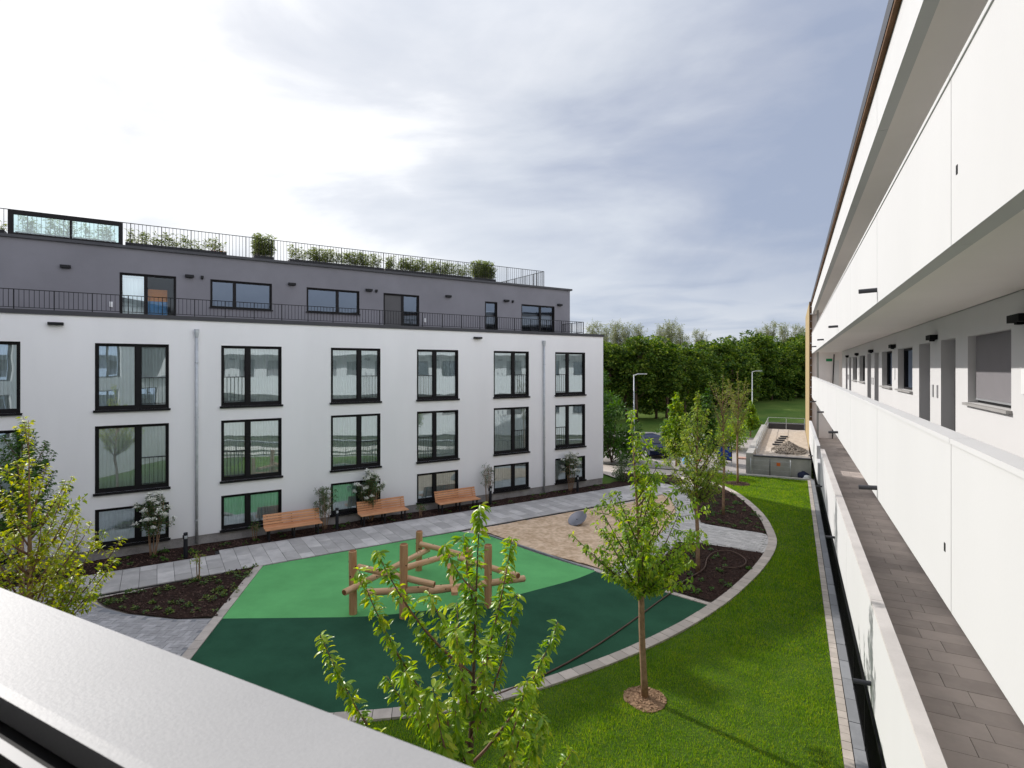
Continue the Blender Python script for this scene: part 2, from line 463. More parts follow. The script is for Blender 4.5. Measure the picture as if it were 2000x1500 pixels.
class B:
    def __init__(s):
        s.v, s.f = [], []

    def quad(s, *p):
        i = len(s.v)
        s.v += [tuple(q) for q in p]
        s.f.append(tuple(range(i, i + len(p))))
        return s

    def box(s, x0, y0, z0, x1, y1, z1):
        if x0 > x1: x0, x1 = x1, x0
        if y0 > y1: y0, y1 = y1, y0
        if z0 > z1: z0, z1 = z1, z0
        i = len(s.v)
        s.v += [(x0, y0, z0), (x1, y0, z0), (x1, y1, z0), (x0, y1, z0), (x0, y0, z1), (x1, y0, z1), (x1, y1, z1), (x0, y1, z1)]
        s.f += [tuple(i + k for k in q) for q in ((0, 3, 2, 1), (4, 5, 6, 7), (0, 1, 5, 4), (1, 2, 6, 5), (2, 3, 7, 6), (3, 0, 4, 7))]
        return s

    def cbox(s, x0, y0, z0, x1, y1, z1, c=0.01):
        """box with a chamfered top edge"""
        i = len(s.v)
        s.v += [(x0, y0, z0), (x1, y0, z0), (x1, y1, z0), (x0, y1, z0),
                (x0, y0, z1 - c), (x1, y0, z1 - c), (x1, y1, z1 - c), (x0, y1, z1 - c),
                (x0 + c, y0 + c, z1), (x1 - c, y0 + c, z1), (x1 - c, y1 - c, z1), (x0 + c, y1 - c, z1)]
        s.f += [tuple(i + k for k in q) for q in ((0, 3, 2, 1), (0, 1, 5, 4), (1, 2, 6, 5), (2, 3, 7, 6), (3, 0, 4, 7),
                                                  (4, 5, 9, 8), (5, 6, 10, 9), (6, 7, 11, 10), (7, 4, 8, 11), (8, 9, 10, 11))]
        return s

    def obb(s, mtx, sx, sy, sz):
        b = B().box(-sx / 2, -sy / 2, -sz / 2, sx / 2, sy / 2, sz / 2)
        i = len(s.v)
        s.v += [tuple(mtx @ Vector(q)) for q in b.v]
        s.f += [tuple(i + k for k in q) for q in b.f]
        return s

    def tube(s, pts, r, n=8, cap=True):
        pts = [Vector(p) for p in pts]
        m = len(pts)
        rr = r if isinstance(r, (list, tuple)) else [r] * m
        i0 = len(s.v)
        ref = None
        for k, p in enumerate(pts):
            d = (pts[min(k + 1, m - 1)] - pts[max(k - 1, 0)])
            d = d.normalized() if d.length > 1e-9 else Vector((0, 0, 1))
            if ref is None:
                ref = Vector((1, 0, 0)) if abs(d.x) < 0.8 else Vector((0, 1, 0))
            u = (ref - d * ref.dot(d)).normalized()
            w = d.cross(u)
            ref = u
            for j in range(n):
                a = 2 * math.pi * j / n
                s.v.append(tuple(p + (u * math.cos(a) + w * math.sin(a)) * rr[k]))
        for k in range(m - 1):
            for j in range(n):
                a, b = i0 + k * n + j, i0 + k * n + (j + 1) % n
                s.f.append((a, b, b + n, a + n))
        if cap:
            s.f.append(tuple(i0 + j for j in range(n))[::-1])
            s.f.append(tuple(i0 + (m - 1) * n + j for j in range(n)))
        return s

    def poly(s, pts, z):
        i = len(s.v)
        s.v += [(p[0], p[1], z) for p in pts]
        for t in tessellate_polygon([[Vector((p[0], p[1], 0)) for p in pts]]):
            a, b, c = (pts[k] for k in t)
            cr = (b[0] - a[0]) * (c[1] - a[1]) - (b[1] - a[1]) * (c[0] - a[0])
            s.f.append(tuple(i + k for k in (t if cr > 0 else t[::-1])))
        return s

    def prism(s, pts, z0, z1):
        area = sum(pts[k][0] * pts[(k + 1) % len(pts)][1] - pts[(k + 1) % len(pts)][0] * pts[k][1] for k in range(len(pts)))
        if area < 0: pts = pts[::-1]
        s.poly(pts, z1)
        i = len(s.v)
        n = len(pts)
        s.v += [(p[0], p[1], z0) for p in pts] + [(p[0], p[1], z1) for p in pts]
        for k in range(n):
            s.f.append((i + k, i + (k + 1) % n, i + n + (k + 1) % n, i + n + k))
        return s

    def lathe(s, prof, n=16, c=(0, 0, 0)):
        i = len(s.v)
        m = len(prof)
        for r, z in prof:
            for j in range(n):
                a = 2 * math.pi * j / n
                s.v.append((c[0] + r * math.cos(a), c[1] + r * math.sin(a), c[2] + z))
        for k in range(m - 1):
            for j in range(n):
                a, b = i + k * n + j, i + k * n + (j + 1) % n
                s.f.append((a, b, b + n, a + n))
        s.f.append(tuple(i + j for j in range(n))[::-1])
        s.f.append(tuple(i + (m - 1) * n + j for j in range(n)))
        return s

    def mesh(s, name, m, smooth=False):
        me = bpy.data.meshes.new(name)
        me.from_pydata(s.v, [], s.f)
        me.materials.append(MATS[m])
        if smooth:
            me.polygons.foreach_set('use_smooth', [True] * len(me.polygons))
        me.update()
        return me

    def build(s, name, m, parent=None, smooth=False, loc=None, rot=None):
        return link(name, s.mesh(name, m, smooth), parent, loc, rot)


def autosmooth(me, ang=40):
    try:
        me.set_sharp_from_angle(angle=R(ang))
        me.polygons.foreach_set('use_smooth', [True] * len(me.polygons))
    except Exception:
        pass


def npmesh(name, verts, tris, m):
    me = bpy.data.meshes.new(name)
    nv, nf = len(verts), len(tris)
    me.vertices.add(nv)
    me.vertices.foreach_set('co', np.asarray(verts, dtype=np.float32).ravel())
    me.loops.add(nf * 3)
    me.loops.foreach_set('vertex_index', np.asarray(tris, dtype=np.int32).ravel())
    me.polygons.add(nf)
    me.polygons.foreach_set('loop_start', np.arange(0, nf * 3, 3, dtype=np.int32))
    me.polygons.foreach_set('loop_total', np.full(nf, 3, dtype=np.int32))
    me.materials.append(MATS[m])
    me.update(calc_edges=True)
    me.validate()
    return me


def struct(name, bld, m, parent=None):
    o = bld.build(name, m, parent)
    if parent is None:
        o['kind'] = 'structure'
    return o


# leaf cloud: positions, axis, side -> mesh of folded leaves
LT = np.array([(0, 0, 0), (0.45, 0.5, 0.10), (0.5, 0, 0.0), (0.45, -0.5, 0.10), (1, 0, -0.06)], dtype=np.float64)
LF = np.array([(0, 2, 1), (0, 3, 2), (1, 2, 4), (2, 3, 4)], dtype=np.int32)


LT8 = np.array([(0, 0, 0), (0.22, 0.34, 0.06), (0.58, 0.46, 0.07), (0.32, 0, 0.0), (0.68, 0, -0.03), (0.22, -0.34, 0.06), (0.58, -0.46, 0.07), (1, 0, -0.16), (0.82, 0.26, 0.0), (0.82, -0.26, 0.0)], dtype=np.float64)
LF8 = np.array([(0, 3, 1), (1, 3, 2), (3, 4, 2), (2, 4, 8), (8, 4, 7), (0, 5, 3), (5, 6, 3), (3, 6, 4), (6, 9, 4), (9, 7, 4)], dtype=np.int32)


def unit(a):
    return a / np.maximum(np.linalg.norm(a, axis=-1, keepdims=True), 1e-9)


def leaf_arrays(pos, axis, length, width, rs, tmpl=LT, faces=LF, up=None):
    n = len(pos)
    ax = unit(axis)
    ref = rs.normal(size=(n, 3)) * 0.45 + (np.array([0, 0, 1.0]) if up is None else up)
    side = unit(np.cross(ref, ax))
    nrm = np.cross(ax, side)
    P = tmpl[None, :, :]
    L = np.asarray(length).reshape(-1, 1, 1)
    W = np.asarray(width).reshape(-1, 1, 1)
    V = pos[:, None, :] + ax[:, None, :] * P[:, :, 0:1] * L + side[:, None, :] * P[:, :, 1:2] * W + nrm[:, None, :] * P[:, :, 2:3] * L
    k = tmpl.shape[0]
    F = faces[None, :, :] + (np.arange(n) * k)[:, None, None]
    return V.reshape(-1, 3), F.reshape(-1, 3)


def leaf_object(name, m, parent, pos, axis, length, width, rs, loc=None, **kw):
    V, F = leaf_arrays(np.asarray(pos), np.asarray(axis), length, width, rs, **kw)
    return link(name, npmesh(name, V, F, m), parent, loc)


# ------------------------------------------------------------------ frames
KX, KY = -9.480, 29.910                      # ground corner of the left building
DX, DY = 0.50481, 0.86323                    # along the facade, away from the camera
NX, NY = 0.86323, -0.50481                   # out of the facade into the court
RZ_L = math.atan2(-DY, -DX)


def L2(s, t):
    return (KX - DX * s + NX * t, KY - DY * s + NY * t)


def catmull(pts, n=8):
    out = []
    P = [Vector(p) for p in pts]
    for i in range(len(P) - 1):
        p0, p1, p2, p3 = P[max(i - 1, 0)], P[i], P[i + 1], P[min(i + 2, len(P) - 1)]
        for k in range(n):
            t = k / n
            out.append(0.5 * ((2 * p1) + (p2 - p0) * t + (2 * p0 - 5 * p1 + 4 * p2 - p3) * t * t + (3 * p1 - p0 - 3 * p2 + p3) * t ** 3))
    out.append(P[-1])
    return out


def inside(poly, x, y):
    """vectorised point in polygon"""
    c = np.zeros(len(x), dtype=bool)
    n = len(poly)
    j = n - 1
    for i in range(n):
        xi, yi = poly[i][0], poly[i][1]
        xj, yj = poly[j][0], poly[j][1]
        if yi != yj:
            k = ((yi > y) != (yj > y)) & (x < (xj - xi) * (y - yi) / (yj - yi) + xi)
            c ^= k
        j = i
    return c


def scatter(poly, density, rs):
    xs = [p[0] for p in poly]; ys = [p[1] for p in poly]
    x0, x1, y0, y1 = min(xs), max(xs), min(ys), max(ys)
    n = int((x1 - x0) * (y1 - y0) * density)
    x = rs.uniform(x0, x1, n); y = rs.uniform(y0, y1, n)
    k = inside(poly, x, y)
    return x[k], y[k]


# ------------------------------------------------------------------ walls with real openings
def wall_grid(u0, u1, z0, z1, openings, depth, fn):
    """fn(u, z, d) -> xyz ; d = 0 front face, d = depth back face; openings (ua, ub, za, zb)"""
    us = sorted(set([u0, u1] + [v for o in openings for v in o[:2] if u0 < v < u1]))
    zs = sorted(set([z0, z1] + [v for o in openings for v in o[2:] if z0 < v < z1]))
    nu, nz = len(us) - 1, len(zs) - 1
    solid = [[True] * nz for _ in range(nu)]
    for i in range(nu):
        for j in range(nz):
            cu, cz = (us[i] + us[i + 1]) / 2, (zs[j] + zs[j + 1]) / 2
            for o in openings:
                if o[0] < cu < o[1] and o[2] < cz < o[3]:
                    solid[i][j] = False
    b = B()
    S = lambda i, j: 0 <= i < nu and 0 <= j < nz and solid[i][j]
    for i in range(nu):
        for j in range(nz):
            if not solid[i][j]: continue
            a, c, d, e = us[i], us[i + 1], zs[j], zs[j + 1]
            b.quad(fn(a, d, 0), fn(c, d, 0), fn(c, e, 0), fn(a, e, 0))
            b.quad(fn(a, d, depth), fn(a, e, depth), fn(c, e, depth), fn(c, d, depth))
            if not S(i - 1, j): b.quad(fn(a, d, 0), fn(a, e, 0), fn(a, e, depth), fn(a, d, depth))
            if not S(i + 1, j): b.quad(fn(c, d, 0), fn(c, d, depth), fn(c, e, depth), fn(c, e, 0))
            if not S(i, j - 1): b.quad(fn(a, d, 0), fn(a, d, depth), fn(c, d, depth), fn(c, d, 0))
            if not S(i, j + 1): b.quad(fn(a, e, 0), fn(c, e, 0), fn(c, e, depth), fn(a, e, depth))
    return b


# ------------------------------------------------------------------ ground and court surfaces
struct('ground', B().poly([(-500, -300), (500, -300), (500, 900), (-500, 900)], -0.12), 'field')

# lawn edge curve (outer line of the kerb, from the near left to the far end)
KERB = catmull([(-12.6, 4.1), (-10.2, 5.6), (-8.2, 7.0), (-6.75, 8.0), (-5.73, 8.78), (-4.92, 9.69), (-4.1, 10.86), (-3.19, 12.41), (-2.40, 14.1),
                (-1.84, 15.62), (-1.40, 17.1), (-0.88, 19.45), (-0.56, 21.84), (-0.62, 23.89), (-1.27, 27.3), (-2.6, 31.0), (-4.1, 33.2), (-6.0, 35.0)], 6)
KERB = [(p[0], p[1]) for p in KERB]


def offset_curve(c, d):
    out = []
    for i, p in enumerate(c):
        a, b = c[max(i - 1, 0)], c[min(i + 1, len(c) - 1)]
        tx, ty = b[0] - a[0], b[1] - a[1]
        l = math.hypot(tx, ty)
        out.append((p[0] - ty / l * d, p[1] + tx / l * d))
    return out


KERB_IN = offset_curve(KERB, 0.30)           # court side of the kerb stones
LAWN = [p for p in KERB] + [(-6.0, 36.2), (0.74, 36.2), (0.74, 0.9), (-12.6, 0.9)]
struct('lawn', B().poly(LAWN, 0.0), 'lawn_soil')


def resample(c, step):
    pts = [Vector(p + (0,)) if len(p) == 2 else Vector(p) for p in c]
    out = [pts[0]]
    acc = 0.0
    for a, b in zip(pts[:-1], pts[1:]):
        l = (b - a).length
        while acc + l >= step:
            f = (step - acc) / l
            a = a + (b - a) * f
            out.append(a)
            l = (b - a).length
            acc = 0.0
        acc += l
    return out


kerb = struct('kerb', B().prism(offset_curve(KERB, 0.02) + offset_curve(KERB, 0.28)[::-1], -0.05, 0.018), 'joint_dark')
mid = resample(KERB, 0.36)
midxy = [(p.x, p.y) for p in mid]
inn = offset_curve(midxy, 0.30)
out_ = offset_curve(midxy, 0.005)
for i in range(len(mid) - 1):
    def lerp(a, b, t): return (a[0] + (b[0] - a[0]) * t, a[1] + (b[1] - a[1]) * t)
    g_ = 0.018
    q = [lerp(out_[i], out_[i + 1], g_), lerp(out_[i], out_[i + 1], 1 - g_), lerp(inn[i], inn[i + 1], 1 - g_), lerp(inn[i], inn[i + 1], g_)]
    B().prism(q, -0.02, 0.045 + random.uniform(-0.004, 0.004)).build('kerb_stone', 'kerb', kerb)

# rubber play surfaces
BND = catmull([(-13.20, 9.34), (-11.25, 10.39), (-9.88, 11.18), (-8.56, 12.3), (-7.48, 13.47), (-6.57, 14.93), (-5.95, 16.04), (-5.62, 16.95)], 6)
BND = [(p[0], p[1]) for p in BND]
LIGHT = [(-15.49, 12.42), L2(14.94, 3.66), L2(12.97, 3.66), L2(10.95, 3.70), (-10.62, 18.70), (-9.4, 18.2), (-8.17, 17.72), (-6.9, 17.30), (-5.62, 16.95)] + BND[::-1][1:]
struct('rubber_play_surface', B().poly(LIGHT, 0.020), 'rubber_light')
kin = [p for p in KERB_IN if p[1] < 15.95 and p[1] > 5.9]
DARK = BND + [(-1.98, 16.00)] + kin[::-1] + [(-10.75, 6.10)]
struct('rubber_play_surface_dark', B().poly(DARK, 0.022), 'rubber_dark')

# stone edging between play surface and beds
def strip(name, a, b, w, step, m='kerb', top=0.045):
    a, b = Vector(a), Vector(b)
    d = (b - a).normalized()
    nrm = Vector((-d.y, d.x))
    l = (b - a).length
    base = struct(name, B().prism([tuple(a), tuple(b), tuple(b + nrm * (w - 0.02)), tuple(a + nrm * (w - 0.02))], -0.05, 0.014), 'joint_dark')
    n = max(1, int(l / step))
    for i in range(n):
        p, q = a + d * (l * i / n + 0.006), a + d * (l * (i + 1) / n - 0.006)
        B().prism([tuple(p), tuple(q), tuple(q + nrm * w), tuple(p + nrm * w)], -0.02, top + random.uniform(-.003, .003)).build('edging_stone', m, base)
    return base


struct('court_base', B().poly([(-20.5, 4.0), (-1.5, 13.0), (-0.95, 22.5), (-6.3, 36.2), (-14, 36.2), L2(-1.7, 0.3), L2(30, 0.3)], -0.03), 'kerb')
strip('edging', (-10.70, 6.06), (-15.47, 12.44), 0.24, 0.40, 'kerb')
strip('edging', (-1.98, 16.02), (-5.55, 17.03), 0.16, 0.45, 'kerb')
strip('edging', (-5.70, 17.03), (-10.60, 18.78), 0.07, 0.5, 'kerb_grey')

# sand
SANDR = catmull([(-5.35, 17.22), (-5.0, 19.0), (-4.75, 21.0), (-4.60, 23.0), (-4.65, 25.0), (-5.0, 26.7), (-5.55, 28.2), (-6.2, 29.0)], 5)
SANDR = [(p[0], p[1]) for p in SANDR]
SAND = [L2(10.4, 3.75), L2(7.0, 3.75), L2(3.4, 3.80), L2(0.8, 3.95)] + SANDR[::-1] + [(-8.12, 17.90), (-10.5, 18.93)]


def height_sheet(name, poly, step, fz, m, kind='structure'):
    xs = [p[0] for p in poly]; ys = [p[1] for p in poly]
    bm = bmesh.new()
    vs = [bm.verts.new((p[0], p[1], 0)) for p in poly]
    f = bm.faces.new(vs)
    if f.normal.z < 0: f.normal_flip()
    for ax, lo, hi in ((0, min(xs), max(xs)), (1, min(ys), max(ys))):
        k = lo + step
        while k < hi:
            co = Vector((k, 0, 0)) if ax == 0 else Vector((0, k, 0))
            no = Vector((1, 0, 0)) if ax == 0 else Vector((0, 1, 0))
            bmesh.ops.bisect_plane(bm, geom=bm.verts[:] + bm.edges[:] + bm.faces[:], plane_co=co, plane_no=no)
            k += step
    bm.normal_update()
    for v in bm.verts:
        v.co.z = fz(v.co.x, v.co.y)
    me = bpy.data.meshes.new(name)
    for f in bm.faces:
        f.smooth = True
        if f.normal.z < 0: f.normal_flip()
    bm.to_mesh(me)
    bm.free()
    me.materials.append(MATS[m])
    o = link(name, me)
    o['kind'] = kind
    return o


from mathutils import noise as mnoise


def fbm(x, y, s, seed=0.0):
    return mnoise.fractal(Vector((x * s, y * s, seed)), 1.0, 2.0, 4)


height_sheet('sandpit', SAND, 0.22, lambda x, y: 0.012 + 0.03 * fbm(x, y, 1.6, 3.1) + 0.02 * abs(fbm(x, y, 4.5, 8.0)), 'sand')

# planting beds
def near_path(s0, s1, t, n=6):
    return [L2(s0 + (s1 - s0) * i / n, t) for i in range(n + 1)]


BED_WALL = [L2(34, 0.02)] + [L2(34, 1.6), L2(19.3, 1.6), L2(19.3, 1.12), L2(0.2, 1.12), L2(-1.6, 1.2), L2(-1.6, 0.0), L2(-0.3, 0.02)]
BED_TRI = [(-17.42, 8.52), (-15.68, 12.28), (-15.56, 12.26), (-13.36, 9.36), (-14.2, 8.85), (-15.65, 8.46), (-16.6, 8.40)]
ki2 = [p for p in KERB_IN if 16.22 < p[1] < 21.2]
BED_LOW = [(-4.35, 16.86), (-2.05, 16.2)] + ki2 + [(-1.0, 21.25), (-3.02, 21.42), (-3.80, 21.2), (-3.95, 19.25)]
ki3 = [p for p in KERB_IN if 23.9 < p[1] < 31.6]
BED_UP = [(-3.42, 24.25), (-2.0, 23.92), (-1.0, 23.8)] + ki3 + [(-4.0, 31.7), (-4.75, 29.8), (-4.45, 28.0), (-4.05, 26.3)]
BED_FAR = [(-6.3, 31.0), (-5.3, 32.6), (-6.5, 34.2), (-9.5, 33.6), (-9.2, 31.4)]
mulch = lambda x, y: 0.03 + 0.03 * fbm(x, y, 2.2, 1.0) + 0.018 * fbm(x, y, 7.0, 5.0)
for nm, bp in (('planting_bed', BED_WALL), ('planting_bed', BED_TRI), ('planting_bed', BED_LOW), ('planting_bed', BED_UP), ('planting_bed', BED_FAR)):
    height_sheet(nm, bp, 0.3, mulch, 'soil')


def chips(name, label, poly, density, m='chip', rs=RS, size=(0.03, 0.075), zf=mulch):
    x, y = scatter(poly, density, rs)
    n = len(x)
    z = np.array([zf(a, b) for a, b in zip(x, y)]) + 0.006
    pos = np.stack([x, y, z], 1)
    ax = rs.normal(size=(n, 3)); ax[:, 2] *= 0.35
    L = rs.uniform(size[0], size[1], n)
    T = np.array([(-.5, -.5, 0), (.5, -.5, 0), (.5, .5, 0), (-.5, .5, 0), (0, 0, 0.22)])
    F = np.array([(0, 1, 4), (1, 2, 4), (2, 3, 4), (3, 0, 4)])
    V, F = leaf_arrays(pos, ax, L, L * rs.uniform(0.3, 0.6, n), rs, T, F)
    o = link(name, npmesh(name, V, F, m))
    return props(o, label, 'mulch', kind='stuff')


chips('bark_mulch', 'dark bark mulch along the foot of the white facade', [L2(26, 0.1), L2(26, 1.58), L2(19.35, 1.58), L2(19.35, 1.1), L2(0, 1.1), L2(0, 0.1)], 170)
chips('bark_mulch', 'dark bark mulch in the triangular bed by the play surface', BED_TRI, 260)
chips('bark_mulch', 'dark bark mulch in the bed crossed by the garden hose', BED_LOW, 230)
chips('bark_mulch', 'dark bark mulch in the pointed bed behind the paved crossing', BED_UP, 150)

# path of large slabs along the building
path = struct('path', B().prism([L2(26.5, 1.62), L2(19.28, 1.62), L2(19.28, 1.14), L2(-3.0, 1.14), L2(-3.0, 3.62), L2(26.5, 3.62)], -0.08, 0.012), 'joint_dark')
random.seed(5)
s = -2.9
k = 0
while s < 26.2:
    w = 0.46
    lo = 1.63 if s + w > 19.3 else 1.15
    hi = 3.60
    cut = [lo] + ([2.62] if k % 2 else [2.12, 3.08]) + [hi]
    cut = [lo] + [c + 0.0 for c in cut[1:-1] if c > lo + 0.3] + [hi]
    for a, b in zip(cut[:-1], cut[1:]):
        q = [L2(s + 0.006, a + 0.006), L2(s + w - 0.006, a + 0.006), L2(s + w - 0.006, b - 0.006), L2(s + 0.006, b - 0.006)]
        B().prism(q, -0.02, 0.040 + random.uniform(-0.003, 0.003)).build('paving_slab', 'slab', path)
    s += w
    k += 1

# forecourt of herringbone pavers at the near left
FORE = [(-16.6, 8.32), (-15.65, 8.38), (-14.2, 8.77), (-13.3, 9.28), (-10.9, 5.95), (-12.4, 4.3), (-19.5, 4.3), (-19.5, 5.9), (-17.6, 8.35)]
fore = struct('forecourt', B().prism(FORE, -0.08, 0.026), 'kerb_grey')
pl, pw = 0.24, 0.12
cr_, sr_ = math.cos(R(28)), math.sin(R(28))
nfc = 0
stuff_fc = B()
cells = []
for rr in range(-60, 60):
    for cc in range(-30, 30):
        x0 = cc * 4 * pw + (rr % 4) * pw
        y0 = rr * pw
        cells.append((x0, y0, x0 + pl, y0 + pw))                     # lying
        cells.append((x0 + 3 * pw, y0, x0 + 4 * pw, y0 + pl))           # standing
FV = [(-17.2, 8.3), (-15.65, 8.36), (-14.2, 8.75), (-13.32, 9.24), (-11.6, 6.9), (-14.4, 6.4)]
for (a, b, c, d) in cells:
    cx_, cy_ = (a + c) / 2, (b + d) / 2
    wx, wy = -14.0 + cx_ * cr_ - cy_ * sr_, 7.6 + cx_ * sr_ + cy_ * cr_
    ok = all(inside(FORE, np.array([-14.0 + u * cr_ - v * sr_]), np.array([7.6 + u * sr_ + v * cr_]))[0] for u, v in ((a, b), (c, b), (c, d), (a, d))) if (-18 < wx < -10 and 5.6 < wy < 9.5) else False
    if not ok: continue
    g_ = 0.004
    q = [(-14.0 + u * cr_ - v * sr_, 7.6 + u * sr_ + v * cr_) for u, v in ((a + g_, b + g_), (c - g_, b + g_), (c - g_, d - g_), (a + g_, d - g_))]
    zt = 0.036 + random.uniform(-0.003, 0.003)
    if inside(FV, np.array([wx]), np.array([wy]))[0] and nfc < 290:
        B().prism(q, 0.0, zt).build('paver', 'paver', fore)
        nfc += 1
    else:
        stuff_fc.prism(q, 0.0, zt)
if stuff_fc.v:
    props(stuff_fc.build('pavers', 'paver', fore), kind='stuff')
# paved crossing between the two right beds, with its curved arm along the sand
SAND_OUT = [(p[0] + 0.03, p[1]) for p in SANDR]
CROSS = SAND_OUT[:-1] + [(-6.1, 29.3), (-5.2, 30.6), (-5.0, 31.9), (-4.1, 31.9), (-4.80, 29.8), (-4.50, 28.0), (-4.10, 26.3), (-3.47, 24.22), (-2.0, 23.87), (-0.95, 23.75)] + \
        [p for p in KERB_IN if 21.3 < p[1] < 23.7][::-1] + [(-0.98, 21.3), (-3.02, 21.47), (-3.85, 21.25), (-4.0, 19.25), (-4.4, 16.92)]
cross = struct('paved_crossing', B().prism(CROSS, -0.08, 0.014), 'paver_light')
pb = B()
a_ = R(-8)
for i in range(-30, 30):
    for j in range(-70, 90):
        u0, v0 = i * 0.24 + (j % 2) * 0.12, j * 0.12
        q = [(-2.4 + u * math.cos(a_) - v * math.sin(a_), 22.6 + u * math.sin(a_) + v * math.cos(a_)) for u, v in ((u0 + .005, v0 + .005), (u0 + .235, v0 + .005), (u0 + .235, v0 + .115), (u0 + .005, v0 + .115))]
        if abs(q[0][0] + 3) > 5 or not (16 < q[0][1] < 32.5): continue
        if all(inside(CROSS, np.array([p[0]]), np.array([p[1]]))[0] for p in q):
            pb.prism(q, 0.0, 0.036 + random.uniform(-.004, .004))
props(pb.build('pavers', 'paver_light', cross), kind='stuff')

# paved strip beside the guard railing on the right
rstrip = struct('paved_strip', B().prism([(0.74, 3.0), (1.10, 3.0), (1.10, 36.6), (0.74, 36.6)], -0.08, 0.010), 'joint_dark')
y = 3.0
i = 0
small = B()
while y < 36.5:
    b_ = B().prism([(0.745, y + .005), (0.895, y + .005), (0.895, y + .235), (0.745, y + .235)], -0.02, 0.035 + random.uniform(-.004, .004))
    b_.build('paver', 'kerb', rstrip)
    y += 0.24
y = 3.0
while y < 36.0:
    B().prism([(0.912, y + .006), (1.085, y + .006), (1.085, y + .79), (0.912, y + .79)], -0.02, 0.05 + random.uniform(-.006, .006)).build('border_stone', 'kerb_grey', rstrip)
    y += 0.8
struct('lawn_end_kerb', B().box(-6.2, 36.2, -0.05, 1.0, 36.34, 0.10), 'coping_stone')
# far court: road and parking
struct('road', B().poly([(-40, 36.4), (-2.6, 36.4), (-2.6, 56), (-9, 58), (-40, 48)], -0.02), 'paving_far')
struct('road_band', B().poly([(-40, 47.2), (-2.62, 55.0), (-2.62, 56.4), (-40, 50.6)], -0.012), 'asphalt')
hill = lambda x, y: max(0.0, (y - 58) * 0.05) * (1 + 0.15 * fbm(x, y, 0.05, 2)) + 0.25 * fbm(x, y, 0.12, 7) * min(1, max(0, (y - 56) / 6)) - 0.1
height_sheet('meadow', [(-60, 50), (60, 50), (60, 130), (-60, 130)], 3.0, hill, 'field')


# grass on the lawn
def grass():
    rs = np.random.RandomState(3)
    xs, ys = [], []
    for (y0, y1, den) in ((6.5, 9, 3400), (9, 14, 3000), (14, 22, 1500), (22, 36.2, 800)):
        poly = [(p[0], p[1]) for p in LAWN]
        x, yv = scatter([(-8.5, y0), (0.74, y0), (0.74, y1), (-8.5, y1)], den, rs)
        k = inside(poly, x, yv)
        # keep the tree rings bare
        for (tx, ty, tr) in ((-2.59, 10.87, 0.40), (-2.77, 33.44, 0.62)):
            k &= (x - tx) ** 2 + (yv - ty) ** 2 > (tr + rs.uniform(-.05, .05, len(x))) ** 2
        xs.append(x[k]); ys.append(yv[k])
    x = np.concatenate(xs); yv = np.concatenate(ys)
    n = len(x)
    lowf = np.sin(x * 2.1 + 1.3 * np.sin(yv * 1.1)) * np.sin(yv * 1.7 + np.sin(x * 1.9 + 2)) + 0.5 * np.sin(x * 5.3 + yv * 3.1) * np.sin(yv * 4.7 - x * 2.2)
    h = rs.uniform(0.02, 0.055, n) * (1 + 0.3 * (yv > 14)) * (1 + 0.28 * lowf)
    wd = rs.uniform(0.0035, 0.007, n) * (1 + 0.5 * (yv > 14) + 0.6 * (yv > 22))
    an = rs.uniform(0, 2 * np.pi, n)
    le = rs.normal(0, 0.45, n)
    dx, dy = np.cos(an), np.sin(an)
    V = np.zeros((n, 3, 3))
    V[:, 0] = np.stack([x - dx * wd, yv - dy * wd, np.full(n, -0.005)], 1)
    V[:, 1] = np.stack([x + dx * wd, yv + dy * wd, np.full(n, -0.005)], 1)
    V[:, 2] = np.stack([x - dy * h * le, yv + dx * h * le, h], 1)
    F = np.arange(n * 3).reshape(-1, 3)
    o = link('grass', npmesh('grass', V.reshape(-1, 3), F, 'grass_blade'))
    props(o, 'short mown green grass of the curved lawn', 'grass', kind='stuff')


grass()

# ------------------------------------------------------------------ left apartment building (local frame: x = along facade to the left, y = out, z = up)
bl = thing('apartment_building', 'white three-storey apartment building with set-back dark grey attic and roof terrace', 'building', (KX, KY, 0), RZ_L)
SEND = 36.0
COLS = [(1.34, 3.34, 'L'), (5.07, 7.11, 'R'), (9.10, 11.14, 'L'), (12.88, 14.95, 'R'), (16.90, 18.98, 'L'), (20.68, 22.76, 'R'), (24.70, 26.78, 'L'), (28.5, 30.58, 'R'), (32.5, 34.58, 'L')]
ROWS = [(5.07, 7.33, True), (2.26, 4.52, True), (0.43, 1.70, False)]
ops = [(a, b, z0, z1) for a, b, _ in COLS for z0, z1, _ in ROWS]
fn = lambda u, z, d: (u, -d, z)
wall_grid(0, SEND, 0.36, 8.24, ops, 0.36, fn).build('wall', 'stucco', bl)
B().box(0.03, -0.36, -0.15, SEND, -0.03, 0.36).build('plinth', 'plinth', bl)
# end walls, back and inner floors
sh = B()
sh.box(0.0, -13, -0.15, 0.36, -0.361, 8.24)
sh.box(SEND - 0.3, -13, -0.15, SEND, -0.361, 8.24)
sh.box(0.36, -13, -0.15, SEND - 0.3, -12.7, 8.24)
sh.build('end_wall', 'stucco', bl)
inn_ = B()
inn_.box(0.361, -12.69, -0.1, SEND - 0.301, -0.362, 0.1)
inn_.box(0.361, -12.69, 1.80, SEND - 0.301, -0.362, 2.10)
inn_.box(0.361, -12.69, 4.62, SEND - 0.301, -0.362, 4.92)
inn_.box(0.361, -3.4, 0.1, SEND - 0.301, -3.3, 7.6)
inn_.box(0.361, -12.69, 7.45, SEND - 0.301, -0.362, 8.2)
for a in (4.2, 8.1, 12.0, 15.9, 19.8, 23.7, 27.6, 31.5):
    inn_.box(a - 0.08, -3.29, 0.11, a + 0.08, -0.363, 7.44)
inn_.build('storey_floor', 'interior', bl)

cache = {}


